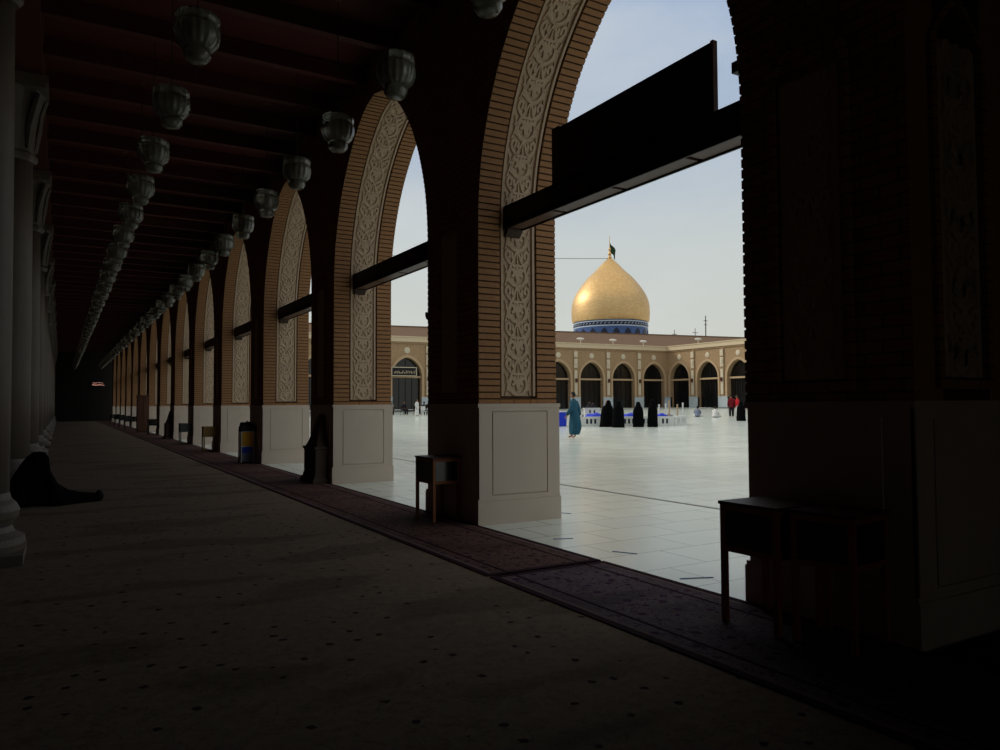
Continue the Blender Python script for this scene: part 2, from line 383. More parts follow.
# arabesque unit, u in -1..1, v in 0..1
def sp(cx, cy, r0, r1, a0, a1, n=9):
    return [(cx+(r0+(r1-r0)*i/(n-1))*math.cos(a0+(a1-a0)*i/(n-1)), cy+1.0*(r0+(r1-r0)*i/(n-1))*math.sin(a0+(a1-a0)*i/(n-1))) for i in range(n)]
def unit():
    U = []
    for sgn in (-1, 1):
        def mir(pts): return [(sgn*x, y) for x, y in pts]
        U.append((mir(catmull([(.0, .02), (.34, .07), (.60, .22), (.60, .42), (.40, .50), (.24, .42), (.30, .31), (.42, .34)], 3)), .040))   # heart
        U.append((mir(catmull([(.0, .62), (.30, .60), (.62, .70), (.84, .86), (.74, 1.0), (.55, .96), (.55, .84), (.66, .83)], 3)), .036))  # outer scroll
        U.append((mir(catmull([(.92, .02), (.80, .18), (.74, .36), (.84, .54), (.93, .62)], 3)), .022))
        U.append((mir(catmull([(.60, .12), (.72, .22), (.64, .38), (.52, .55), (.30, .72), (.12, .92), (.0, 1.02)], 3)), .034))
        U.append((mir(catmull([(.0, .18), (.06, .30), (.14, .42), (.24, .56)], 3)), .040))   # side petal
        U.append((mir([(.22, .74), (.36, .84), (.34, .95)]), .040))
        U.append((mir([(.70, .46), (.80, .44), (.90, .36)]), .018))
    U.append(([(0, .16), (0, .34), (0, .60)], .046))
    U.append(([(0, .62), (0, .8), (0, 1.0)], .018))
    return U
UN = unit()
def relief(mapf, s0, s1, half, vlen, m, frame=True, step=1, top=None):
    """mapf(u_m, s, h) -> xyz; ribbons of triangular-ish section standing off the ground plate"""
    b = MB(); n = max(1, round((s1-s0)/vlen)); vl = (s1-s0)/n
    # ground plate
    k = 60; vs = []; 
    for i in range(k+1):
        s = s0+(s1-s0)*i/k
        vs += [mapf(-half, s, 0), mapf(half, s, 0)]
    b.add(vs, [(2*i, 2*i+1, 2*i+3, 2*i+2) for i in range(k)], m)
    if frame:
        for e_ in (-1, 1):
            vs = []
            for i in range(k+1):
                s = s0+(s1-s0)*i/k
                for uu, h in ((half, 0), (half, .03), (half-.03, .03), (half-.04, 0)): vs.append(mapf(e_*uu, s, h))
            b.add(vs, [(4*i+j, 4*i+j+1, 4*i+j+5, 4*i+j+4) for i in range(k) for j in range(3)], m)
    hw = half-.045
    for q in range(n):
        for pts, w in UN:
            R = []
            for u, v in pts:
                s = s0+(q+v)*vl
                if s > s1: s = s1
                lim = hw if top is None else min(hw, top(s))
                R.append((u*hw if top is None else max(-lim, min(lim, u*hw)), s))
            vs = []; W_ = w*half*.9
            for i, (u, s) in enumerate(R):
                a = R[max(0, i-1)]; c = R[min(len(R)-1, i+1)]; du, ds = c[0]-a[0], c[1]-a[1]; l_ = math.hypot(du, ds) or 1
                nu, ns = -ds/l_, du/l_
                t = i/(len(R)-1); wd = W_*(2.6+.9*math.sin(PI*t))*.42/.42
                for g, h in ((-1, 0), (-.55, .019), (.55, .019), (1, 0)):
                    vs.append(mapf(u+nu*wd*g, min(s1, max(s0, s+ns*wd*g)), h))
            b.add(vs, [(4*i+j, 4*i+j+1, 4*i+j+5, 4*i+j+4) for i in range(len(R)-1) for j in range(3)], m)
    return b
XC = (XA+.29+XB-.28)/2+.0; HF = .238
def soffit_near(u, s, h):
    y, z, ny, nz = P(s); d = .040-h
    return (XC+u, y-ny*d, z-nz*d)
def soffit_far(u, s, h):
    x, y, z = soffit_near(u, s, h); return (x, PW-y, z)
def front_map(yc):
    return lambda u, s, h: (XA-.004-h*.6, yc+u, s)
def arch_top(z0, z1, half, pointed):
    def f(s):
        if s < z1-half: return half
        t = min(1, (s-(z1-half))/half)
        return half*(math.sqrt(max(0, 1-t*t)) if not pointed else (1-t)**.7)
    return f
def niche_frame(b, plane, c, half, z0, z1, pointed, m, t=.03, w=.05):
    """raised brick border of a blind arched panel; plane 'x' faces -X at XA, plane 'y' faces -Y"""
    pts = []
    f = arch_top(z0, z1, half, pointed)
    prof = [(-half, z0)]+[(-f(s), s) for s in np.linspace(z1-half, z1, 14)]+[(f(s), s) for s in np.linspace(z1, z1-half, 14)[1:]]+[(half, z0)]
    vs = []
    zc = z1-half
    for (u, z) in prof:
        if z < zc: du, dz = (math.copysign(1, u), 0)
        else:
            l_ = math.hypot(u, z-zc) or 1; du, dz = u/l_, (z-zc)/l_
        for o_, h in ((0, 0), (0, t), (w, t), (w, 0)):
            uu, zz = u+du*o_, z+dz*o_
            vs.append((XA-h, c+uu, zz) if plane == 'x' else (c+uu, -h, zz))
    n = len(prof)
    b.add(vs, [(4*i+j, 4*i+j+1, 4*i+j+5, 4*i+j+4) for i in range(n-1) for j in range(3)], m)
    uu = half+w
    if plane == 'x': b.box(XA-t, XA, c-uu, c+uu, z0-.05, z0, m)
    else: b.box(c-uu, c+uu, -t, 0, z0-.05, z0, m)

def dado(y0=0.0):
    b = MB(); m = M['dado']
    b.box(XA-.015, XB+.02, y0-.02, PW-.03, 0, 1.37, m)
    b.box(XA-.03, XB+.035, y0-.035, PW-.015, 1.365, 1.41, m)
    b.box(XA-.035, XB+.035, y0-.04, PW+.0, 0, .27, m)
    b.box(XA-.03, XB+.03, y0-.03, PW-.01, .27, .30, m)
    # slightly raised centre slabs: their edges read as the joints
    b.box(XA+.17, XB-.17, y0-.032, PW-.018, .35, 1.31, m)
    b.box(XA-.027, XB+.032, y0+.17, PW-.20, .35, 1.31, m)
    for x0_, x1_ in ((XA-.015, XA+.155), (XB-.155, XB+.02)): b.box(x0_, x1_, y0-.032, y0-.0, .28, 1.37, m)
    b.box(XA+.155, XB-.155, y0-.032, y0, .28, .335, m); b.box(XA+.155, XB-.155, y0-.032, y0, 1.325, 1.37, m)
    return b
G_PIER = 'brick piers of the arcade'
def pier_label(k):
    if k == 0: return 'nearest brick arcade pier at the right edge behind two cabinets'
    if k == 1: return 'second brick arcade pier with one small cabinet at its foot, left of the dome'
    if k == 2: return 'third brick arcade pier with a dark carved stone pedestal at its foot'
    return '%s brick arcade pier counted along the corridor away from the camera' % ORD[k]
# shared meshes built once on pier 1
p1 = thing('arcade_pier', pier_label(1), 'pier', (0, 7.6, 0), 0, G_PIER)
bw = brickwork().build('brickwork', p1)
dd = dado().build('marble_dado', p1)
rn = relief(soffit_near, .10, SL-.02, HF, .43, M['plaster']).build('carved_panel', p1)
rf = relief(soffit_far, .10, SL-.02, HF, .43, M['plaster']).build('carved_panel', p1)
b = MB(); niche_frame(b, 'x', .75, .25, 1.53, 3.80, False, M['brick']); nf = b.build('niche_border', p1)
nr = relief(front_map(.75), 1.55, 3.55, .22, .43, M['plaster'], frame=False, top=arch_top(1.55, 3.76, .22, False)).build('niche_relief', p1)
for k in range(2, 15): dup(p1, (0, 2.25+5.35*k, 0), label=pier_label(k))
# nearest pier: flat near face with its own pointed panel
p0 = thing('arcade_pier', pier_label(0), 'pier', (0, 2.28, 0), 0, G_PIER)
brickwork(.18).build('brickwork', p0); dado(.20).build('marble_dado', p0)
c = rf.copy(); C.objects.link(c); c.parent = p0
for q in (nf, nr):
    c = q.copy(); C.objects.link(c); c.parent = p0; c.location = (0, .09, 0)
b = MB(); niche_frame(b, 'y', 4.71, .25, 1.53, 3.84, True, M['brick'], t=.035); o = b.build('niche_border', p0, loc=(0, .18, 0))
relief(lambda u, s, h: (4.71+u, .176-h, s), 1.55, 3.60, .22, .41, M['plaster'], frame=False, top=arch_top(1.55, 3.8, .22, True)).build('niche_relief', p0)

# tie beams across each opening
def tie_beam(y0, y1, label):
    t = thing('tie_beam', label, 'beam', (4.68, (y0+y1)/2, 3.5), 0, 'tie beams across the arches'); h = (y1-y0)/2
    b = MB(); b.box(-.12, .12, -h, h, .03, .06, M['beam']); b.box(-.12, -.10, -h, h, .0, .28, M['beam']); b.box(.10, .12, -h, h, .0, .28, M['beam']); b.box(-.12, .12, -h, h, .25, .28, M['beam'])
    b.build('casing', t)
    b = MB(); n = 4
    for i in range(n): b.box(-.085, .085, -h+2*h*i/n+.03, -h+2*h*(i+1)/n-.03, .012, .029, M['beam_low'])
    b.build('soffit_plate', t)
    b = MB()
    for sgn in (-1, 1):
        pr = [(sgn*h, .0), (sgn*h, -.09), (sgn*(h-.04), -.08), (sgn*(h-.08), -.04), (sgn*(h-.10), 0)]
        b.prism(pr, -.10, .10, M['stonefoot'])
    b.build('corbel', t)
    return t
for k in range(14):
    tie_beam(3.65+5.35*k-.04, 7.6+5.35*k+.04, ('dark steel tie beam with a large board standing on it, across the nearest arch' if k == 0 else 'dark steel tie beam spanning the %s arch from the camera' % ORD[k]))
t = thing('notice_board', 'large dark maroon board seen from behind, standing on the nearest tie beam', 'board', (4.6, 5.4, 3.78))
b = MB(); b.box(-.02, .02, -1.09, 1.08, 0, .60, M['beam']); b.build('panel', t)
b = MB(); b.box(-.02, .05, 1.08, 1.22, 0, .62, M['wood_dark']); b.build('left_board', t)
b = MB(); b.box(-.025, .025, -1.12, -1.09, 0, .61, M['wood_dark']); b.build('end_strip', t)

# small horn speakers in the arch openings
def horn(loc, label):
    t = thing('horn_speaker', label, 'loudspeaker', loc, 0, 'horn speakers on the pier sides')
    b = MB(); b.tube([(0, -.02, 0), (0, .10, 0)], [.02, .02], M['black']); b.build('bracket', t)
    b = MB(); b.tube([(-.10, .14, -.02), (-.02, .13, 0), (.06, .12, .01), (.10, .12, .01)], [.055, .035, .03, .03], M['black'], 12); b.build('horn', t)
for k in range(1, 10):
    horn((4.35, 3.65+5.35*k, 2.62), '%s small black horn speaker from the camera, on a pier side facing the arch' % ORD[k-1])
t = thing('security_camera', 'small black camera on a bracket high on the nearest pier against the sky', 'camera', (4.75, 3.78, 4.1))
b = MB(); b.tube([(0, -.2, 0), (0, .3, .05)], [.015, .015], M['black']); b.build('bracket', t)
b = MB(); b.box(-.05, .05, .22, .42, .0, .09, M['black']); b.tube([(0, .3, .0), (0, .32, -.09)], [.02, .012], M['black']); b.build('body', t)

# ------------------------------------------------------------------ ceiling beams, architrave, columns
b = MB(); b.box(-.07, .07, 0, 4.5, 0, .26, M['wood_dark']); b.box(-.09, .09, 0, 4.5, .2, .26, M['wood_dark'])
proto = b.build('ceiling_beam'); proto.location = (-.3, .7, 6.6); proto.rotation_euler = (0, 0, -PI/2)
tag(proto, 'dark red wooden ceiling beam crossing the corridor from columns to arches', 'beam', 'beams across the corridor ceiling')
for k in range(1, 61):
    o = proto.copy(); C.objects.link(o); o.location = (-.3, .7+1.3375*k, 6.6)
b = MB(); b.box(-1.06, -.3, Y0, YE, 6.46, 6.86, M['wood_dark']); b.box(-1.09, -.27, Y0, YE, 6.74, 6.8, M['wood_dark'])
tag(b.build('architrave'), 'long dark red wooden architrave running over the left column capitals', 'beam')

def column(label, loc):
    t = thing('column', label, 'column', loc, 0, 'columns along the left side')
    b = MB(); b.box(-.44, .44, -.44, .44, 0, .10, M['column'])
    b.lathe([(.43, .10), (.45, .16), (.44, .22), (.36, .27), (.34, .32), (.39, .40), (.40, .46), (.37, .52), (.33, .56), (.315, .62)], M['column'], 32); b.build('base', t, smooth=False)
    b = MB(); b.lathe([(.31, .6), (.305, 2), (.29, 4), (.275, 5.2)], M['column'], 8*4, rib=.012, nrib=16); b.build('shaft', t, smooth=True)
    b = MB(); b.lathe([(.30, 5.18), (.33, 5.22), (.33, 5.28), (.29, 5.33), (.30, 5.4), (.32, 5.7), (.36, 6.0), (.41, 6.2), (.42, 6.27)], M['column'], 32, rib=.05, nrib=8)
    b.box(-.44, .44, -.44, .44, 6.27, 6.33, M['column']); b.box(-.47, .47, -.47, .47, 6.33, 6.45, M['column']); 
    b.build('capital', t)
    for q in range(8):
        a = q*PI/4; ca, sa = math.cos(a), math.sin(a); R = 1.0 if q % 2 == 0 else 1.18
        b = MB(); b.tube([(.29*ca, .29*sa, 5.36), (.33*ca, .33*sa, 5.7), (.36*R*ca, .36*R*sa, 5.98), (.43*R*ca, .43*R*sa, 6.2), (.42*R*ca, .42*R*sa, 6.12)], [.05, .065, .06, .045, .02], M['column'], 6); b.build('acanthus_leaf', t)
    return t
c0 = column('nearest marble column at the left edge of the picture', (-.70, 8.25, 0))
for k in range(1, 14):
    dup(c0, (-.70, 8.25+5.35*k, 0), label=('second marble column, behind the seated woman in black' if k == 1 else '%s marble column in the left row going into the dark' % ORD[k]))

# ------------------------------------------------------------------ ceiling lamps
def lamp(label, loc):
    t = thing('ceiling_lamp', label, 'lamp', loc, 0, 'glass lamps hanging from the ceiling')
    b = MB(); b.lathe([(.03, .47), (.17, .47), (.205, .455), (.212, .42), (.205, .375), (.19, .365)], M['lampglass'], 64, rib=.02, nrib=16); b.build('crown', t, smooth=True)
    b = MB(); b.lathe([(.19, .365), (.208, .35), (.215, .30), (.21, .23), (.19, .175), (.15, .135), (.115, .12)], M['lampglass'], 64, rib=.03, nrib=16); b.build('bowl', t, smooth=True)
    b = MB(); b.lathe([(.11, .12), (.13, .10), (.13, .05), (.10, .01), (.09, .0), (.02, -.005)], M['lampglass'], 32, rib=.02, nrib=12); b.build('lower_cup', t, smooth=True)
    b = MB(); b.lathe([(.19, .36), (.198, .365), (.19, .37)], M['brass'], 32); b.build('rim', t)
    b = MB(); b.tube([(0, 0, .48), (0, 0, 2.12)], [.006, .006], M['beam'], 6)
    b.lathe([(.05, 2.06), (.07, 2.1), (.07, 2.115)], M['brass'], 16); b.build('hanging_rod', t)
    return t
ZL = 4.79
l0 = lamp('nearest glass lamp of the row beside the arches, cut by the top edge', (3.14, 5.5, ZL))
for k in range(1, 36): dup(l0, (3.14, 5.55+2.0*k, ZL), label='%s lamp from the camera in the hanging row beside the arches' % ORD[k])
for k in range(0, 36): dup(l0, (1.11, 7.72+2.0*k, ZL), label='%s lamp from the camera in the hanging row nearer the left columns' % ORD[k])

# ------------------------------------------------------------------ cabinets
def cabinet(name, label, loc, rz, w=.42, d=.42, h=.775, zb=.46, wood='cabwood', slats=False, group='cabinets at the pier feet'):
    """front faces -X locally; origin at centre of the foot print"""
    t = thing(name, label, 'cabinet', loc, rz, group); wd = M[wood]; q = .035
    for sx in (-1, 1):
        for sy in (-1, 1):
            b = MB(); b.box(sx*(d/2)-(q if sx > 0 else 0), sx*(d/2)+(0 if sx > 0 else q), sy*(w/2)-(q if sy > 0 else 0), sy*(w/2)+(0 if sy > 0 else q), 0, h-.02, wd); b.build('leg', t)
    for z0, z1, nm in ((zb, zb+.035, 'lower_rail'), (h-.055, h-.02, 'upper_rail')):
        b = MB()
        b.box(-d/2+q, d/2-q, -w/2+.003, -w/2+q-.003, z0, z1, wd); b.box(-d/2+q, d/2-q, w/2-q+.003, w/2-.003, z0, z1, wd)
        b.box(-d/2+.003, -d/2+q-.003, -w/2+q, w/2-q, z0, z1, wd); b.box(d/2-q+.003, d/2-.003, -w/2+q, w/2-q, z0, z1, wd)
        if nm == 'lower_rail': b.box(-d/2+q, d/2-q, -w/2+q, w/2-q, zb+.005, zb+.02, wd)
        b.build(nm, t)
    b = MB(); b.box(-d/2-.008, d/2+.008, -w/2-.008, w/2+.008, h-.02, h, wd if slats else M['wood_dark']); b.build('top', t)
    for nm, bx in (('side_pane', (-d/2+q, d/2-q, -w/2+.012, -w/2+.018)), ('side_pane', (-d/2+q, d/2-q, w/2-.018, w/2-.012)), ('front_pane', (-d/2+.012, -d/2+.018, -w/2+q, w/2-q)), ('back_pane', (d/2-.018, d/2-.012, -w/2+q, w/2-q))):
        b = MB()
        if slats:
            n = 5; H_ = h-.055-zb-.035
            for i in range(n): b.box(*bx, zb+.035+H_*i/n+.006, zb+.035+H_*(i+1)/n-.004, wd)
        else: b.box(*bx, zb+.035, h-.055, M['glass_dark'])
        b.build(nm, t)
    return t
cabinet('box_cabinet', 'dark wooden box cabinet on legs, left of the two beside the nearest pier', (3.88, 3.22, 0), 0, w=.44)
cabinet('box_cabinet', 'dark wooden box cabinet with pale framed glass side, right one at nearest pier', (3.935, 2.775, 0), .12, w=.38, d=.40)
cabinet('box_cabinet', 'small dark wooden box cabinet alone at the foot of the second pier', (3.98, 8.25, 0), 0, w=.5, d=.36)
cabinet('slatted_stand', 'pale yellow wooden slatted stand at the fifth pier', (3.96, 24.2, 0), 0, w=.4, d=.4, wood='palewood', slats=True)
cabinet('box_cabinet', 'grey painted stand on legs at the sixth pier', (3.98, 29.4, 0), 0, w=.45, d=.42, wood='greywood', slats=True)
cabinet('box_cabinet', 'blackish box cabinet on legs between the tall brown cupboard and the grey stand', (3.95, 40.2, 0), 0, w=.5, d=.45, wood='black')
for i, y in enumerate((51.4, 56.7, 62.0, 67.4)):
    cabinet('box_cabinet', '%s dark box cabinet beyond the tall brown cupboard' % ORD[i], (3.8, y, 0), 0, w=.5, d=.7, wood='greywood' if i < 2 else 'black', slats=True)
# stand with yellow and blue boxes
t = thing('display_stand', 'white framed stand with yellow and blue panels at the fourth pier', 'stand', (3.96, 19.0, 0)); t.scale = (.85, .85, 1)
for sx in (-1, 1):
    for sy in (-1, 1):
        b = MB(); b.box(sx*.17-.015, sx*.17+.015, sy*.17-.015, sy*.17+.015, 0, .78, M['white']); b.build('leg', t)
b = MB()
for z in (.40, .76): b.box(-.185, .185, -.185, .185, z, z+.02, M['white'])
b.build('shelf', t)
b = MB(); b.box(-.15, .15, -.175, .17, .42, .76, M['yellow']); o = b.build('yellow_box', t); o['label'] = 'yellow box on the upper shelf'
b = MB(); b.box(-.15, .15, -.175, .17, .25, .40, M['blue']); o = b.build('blue_panel', t); o['label'] = 'blue panel below the shelf'
b = MB(); b.box(-.15, .15, -.172, .17, .04, .25, M['grey_cloth']); b.build('lower_panel', t)
b = MB(); 
vs = []
for i in range(9):
    for j in range(9):
        x, y = -.19+.0475*i, -.17+.0425*j; e_ = min(i, 8-i, j, 8-j)
        vs.append((x, y, (.785 if e_ == 0 else .93+.05*math.sin(i*2.1)*math.cos(j*1.7)+.02*e_)))
b.add(vs, [(i*9+j, (i+1)*9+j, (i+1)*9+j+1, i*9+j+1) for i in range(8) for j in range(8)], mat('navy_cloth', (30, 44, 66), .9)); b.box(-.17, .17, -.16, .16, .782, .90, M['black'])
tag(b.build('folded_cloth', loc=(3.98, 19.0, 0)), 'dark blue cloth heaped on the stand with the yellow box', 'cloth')

# carved stone pedestals against the piers
def pedestal(label, loc):
    t = thing('stone_pedestal', label, 'pedestal', loc, 0, 'carved stone pedestals at the pier feet')
    def sec(levels, m, nm):
        b = MB(); n = len(levels); vs = []
        for (x0, y0, y1, z) in levels: vs += [(x0, y0, z), (0, y0, z), (0, y1, z), (x0, y1, z)]
        fs = [(4*i+j, 4*i+(j+1) % 4, 4*i+4+(j+1) % 4, 4*i+4+j) for i in range(n-1) for j in range(4)]+[(3, 2, 1, 0), tuple(4*(n-1)+j for j in range(4))]
        b.add(vs, fs, m); b.build(nm, t)
    sec([(-.29, -.42, .42, 0), (-.29, -.42, .42, .07), (-.25, -.38, .38, .12), (-.24, -.37, .37, .18)], M['stonefoot'], 'foot')
    sec([(-.23, -.36, .36, .18), (-.23, -.36, .36, .60), (-.25, -.38, .38, .62), (-.25, -.38, .38, .66)], M['stonefoot'], 'block')
    sec([(-.21, -.34, .34, .66), (-.18, -.28, .28, .74), (-.14, -.22, .22, .86), (-.11, -.18, .18, 1.0), (-.08, -.14, .14, 1.12), (-.03, -.08, .08, 1.24)], M['stonefoot'], 'tapered_top')
    for j in (-.24, -.08, .08, .24):
        b = MB(); b.box(-.245, -.23, j-.05, j+.05, .24, .55, M['stonefoot']); b.build('carved_panel', t)
pedestal('dark carved stone pedestal tapering upward at the foot of the third pier', (4.15, 13.45, 0))
pedestal('dark carved stone pedestal at the seventh pier, small in the distance', (4.15, 35.0, 0))
t = thing('tall_cupboard', 'tall plain brown cupboard standing far down the corridor by the arches', 'cupboard', (3.86, 44.6, 0))
b = MB(); b.box(-.28, .3, -.2, .3, .05, 1.95, M['brown']); b.build('body', t)
b = MB(); b.box(-.31, .33, -.23, .33, 1.95, 2.0, M['brown']); b.build('top', t)
b = MB(); b.box(-.26, .28, -.18, .28, 0, .05, M['black']); b.build('plinth', t)
for s_ in (-1, 1):
    b = MB(); b.box(.01+s_*.145-.135, .01+s_*.145+.135, -.215, -.2, .1, 1.9, M['brown']); d_ = b.build('door', t)
    b = MB(); b.tube([(.01+s_*.03, -.23, .95), (.01+s_*.03, -.23, 1.1)], [.01, .01], M['brass'], 6); b.build('handle', d_)
# lit sign at the far end
t = thing('lit_sign', 'small lit sign with pinkish writing on the dark far wall of the corridor', 'sign', (3.2, YE-.06, 3.6))
b = MB(); b.box(-.65, .65, -.02, .02, -.32, .32, M['black']); b.build('board', t)
b = MB()
for x0, x1, z in ((-.5, -.1, .12), (-.05, .2, .16), (.25, .38, .12)): b.tube([(x0, -.035, z), ((x0+x1)/2, -.035, z-.05), (x1, -.035, z)], [.02, .025, .02], M['lit'], 6)
b.build('red_writing', t)
b = MB(); b.tube([(-.55, -.035, -.08), (-.2, -.035, -.12), (.1, -.035, -.07), (.5, -.035, -.12)], [.03, .035, .03, .02], M['lit'], 6); b.build('white_writing', t)

# ------------------------------------------------------------------ courtyard wings
def wing(name, origin, ang, n, label, shadow_roof, sgn_boards=()):
    """local frame: +x runs along the wing away from the corner, local +y points away from the courtyard; z0 = ground"""
    t = thing(name, label, 'building', origin, ang, None)
    AP = 5.2; first = 2.4; Ltot = first+AP*(n-1)+2.8; hw = 1.82; springz = 3.9; apex = 6.1
    def arch_pts(hw, spring, apex, n_=10):
        rise = apex-spring; R = (hw*hw+rise*rise)/(2*hw); out = []
        a1 = math.asin(min(1, rise/R))
        for i in range(n_+1):
            a = a1*i/n_; out.append((-hw+R-R*math.cos(a)-0, spring+R*math.sin(a)))
        return out   # left jamb top -> apex
    # facade made of bay strips, each an n-gon around its arch
    b = MB(); DEP = .7
    for k in range(n):
        c = first+AP*k; x0 = 0 if k == 0 else c-AP/2; x1 = Ltot if k == n-1 else c+AP/2
        L_ = [(c+x, z) for x, z in [(-hw, 0)]+arch_pts(hw, springz, apex)]; R_ = [(2*c-x, z) for x, z in L_]
        poly = [(x0, 0)]+L_+[(c, 7.8)]+[(x0, 7.8)]
        poly2 = [(x1, 0)]+R_+[(c, 7.8)]+[(x1, 7.8)]
        for pl in (poly, poly2):
            m_ = len(pl); vs = [(x, 0, z) for x, z in pl]+[(x, DEP, z) for x, z in pl]
            b.add(vs, [tuple(range(m_)), tuple(range(2*m_-1, m_-1, -1))]+[(i, i+1, m_+i+1, m_+i) for i in range(1, m_-3)], M['wing'])
    b.build('facade', t)
    b = MB(); b.box(-.2, Ltot, -.12, .9, 7.75, 7.95, M['wing']); b.box(-.2, Ltot, -.25, .9, 7.95, 8.5, M['cornice']); b.box(-.2, Ltot, -.32, .9, 8.48, 8.6, M['cornice']); b.build('cornice', t)
    b = MB(); b.box(-.2, Ltot, .9, 9, 8.3, 8.5, M['rooftile']); b.box(-.2, Ltot, 8.8, 9, 0, 8.5, M['wing']); b.build('roof_deck', t)
    for k in range(n):
        c = first+AP*k
        # arch surround
        A = arch_pts(hw+.02, springz, apex+.03); B_ = arch_pts(hw+.30, springz, apex+.38)
        prof = [(-(hw+.02), 1.4)]+A; prof2 = [(-(hw+.30), 1.4)]+B_
        q = MB()
        for sg in (1, -1):
            vs = []
            for (xa, za), (xb, zb) in zip(prof, prof2): vs += [(c+sg*xa, -.0, za), (c+sg*xa, -.10, za), (c+sg*xb, -.10, zb), (c+sg*xb, 0, zb)]
            q.add(vs, [(4*i+j, 4*i+j+1, 4*i+j+5, 4*i+j+4) for i in range(len(prof)-1) for j in range(3)], M['wingtrim'])
        q.build('arch_surround', t)
        q = MB(); q.box(c-hw, c+hw, .25, .5, 3.72, 3.95, M['wingtrim']); q.build('transom', t)
        # dark sheet standing in for the shaded interior, with glazing bars
        q = MB(); L_ = [(c+x, z) for x, z in [(-hw, 0)]+arch_pts(hw, springz, apex)]; R_ = [(2*c-x, z) for x, z in L_[::-1][1:]]
        pl = L_+R_; m_ = len(pl); q.add([(x, .62, z) for x, z in pl]+[(x, .68, z) for x, z in pl], [tuple(range(m_)), tuple(range(2*m_-1, m_-1, -1))], M['glass_dark'])
        for xx in (-.8, 0, .8): q.box(c+xx-.03, c+xx+.03, .56, .62, 0, 3.8 if xx else 5.9, M['black'])
        q.build('shade_screen', t)
        q = MB(); q.ell((c, -.02, 6.95), (.38, .09, .38), M['wingpanel'], 16, 8); q.build('medallion', t)
        # dado slabs
        x0 = 0 if k == 0 else c-AP+hw; x1 = c-hw
        q = MB(); q.box(x0, x1, -.08, .3, 0, 1.4, M['wingdado']); q.box(x0-.01, x1+.01, -.12, 0, 1.36, 1.46, M['wingdado']); q.build('marble_dado', t)
        if k:
            pc = c-AP/2; q = MB(); q.box(pc-.30, pc+.30, -.10, 0, 1.4, 7.75, M['wing']); q.box(pc-.22, pc+.22, -.19, -.13, 1.7, 5.0, M['wingpanel']); q.box(pc-.26, pc+.26, -.2, -.13, 5.3, 6.5, M['wingpanel']); q.box(pc-.26, pc+.26, -.22, -.13, 6.7, 7.5, M['wingpanel'])
            q.ell((pc, -.2, 6.05), (.2, .1, .5), M['wingpanel'], 10, 8); q.build('pilaster', t)
            q = MB(); q.box(pc-.12, pc+.12, -.42, -.14, 3.4, 3.9, M['wood_dark']); q.build('wall_light', t)
    return t, Ltot
g0 = .87
ex = Vector((-1, .06, 0)).normalized(); angL = math.atan2(ex.y, ex.x)
# left wing: local x runs to -X; away-from-courtyard is +Y, so mirror in local y
wl, LL = wing('courtyard_wing', (73.77, 78.48, g0), 0, 13, 'long pale brick arcaded wing facing the camera, below the golden dome', True)
wl.rotation_euler = (0, 0, math.atan2(-ex.y, -ex.x)); wl.scale = (-1, 1, 1)
wr, LR = wing('courtyard_wing', (73.77, 78.48, g0), 0, 11, 'right hand pale brick arcaded wing joining the corner right of the dome', False)
wr.rotation_euler = (0, 0, -PI/2)
# brown roof behind the left wing
t = thing('tiled_roof', 'long low brown roof running behind the cornice below the golden dome', 'roof', (105, 77.5, g0), math.atan2(-.17, 1))
b = MB()
x0, x1 = -100, 6
b.add([(x0, 2.2, 8.3), (x1, 2.2, 8.3), (x1, 12, 11.95), (x0, 12, 11.95), (x0, 22, 8.3), (x1, 22, 8.3)], [(0, 1, 2, 3), (3, 2, 5, 4), (0, 3, 4), (1, 5, 2)], M['rooftile']); b.build('slope', t)
b = MB(); b.box(x0, x1, 11.8, 12.2, 11.85, 12.05, M['rooftile']); b.build('ridge', t)
for i, (x, y) in enumerate(((60.2, 80.0), (65.4, 79.6), (70.6, 79.3), (74.8, 73.0))):
    t = thing('floodlight', '%s pale floodlight on the courtyard cornice counted from the left' % ORD[i].replace('nearest', 'first'), 'floodlight', (x-.2, y+.3, g0+8.5), 0, 'floodlights on the cornice')
    b = MB(); b.tube([(0, 0, 0), (0, 0, .7)], [.05, .05], M['white'], 6); b.build('post', t)
    b = MB(); b.ell((-.2, -.2, .75), (.6, .35, .17), M['white'], 12, 6); b.build('lamp_head', t)
t = thing('antenna_mast', 'thin dark antenna mast above the roof right of the dome', 'mast', (110.1, 106.1, 0))
b = MB(); b.tube([(0, 0, 0), (0, 0, 18.8)], [.2, .09], M['black'], 6); b.build('pole', t)
b = MB(); b.tube([(-.5, 0, 17.8), (.5, 0, 17.8)], [.06, .06], M['black'], 6); b.tube([(-.35, 0, 17), (.35, 0, 17)], [.06, .06], M['black'], 6); b.build('crossbar', t)
for i, (x, y, h) in enumerate(((93.0, 97.0, 5.9), (96.5, 95.5, 6.2))):
    t = thing('rooftop_aerial', '%s small thin aerial on the brown roof left of the tall mast' % ('left' if i == 0 else 'right'), 'aerial', (x, y, 8.5), 0, 'small aerials on the roof')
    b = MB(); b.tube([(0, 0, 0), (0, 0, h)], [.08, .05], M['black'], 5); b.build('pole', t)
    b = MB(); b.tube([(-.6, 0, h-.8), (.6, 0, h-.8)], [.05, .05], M['black'], 5); b.build('crossbar', t)
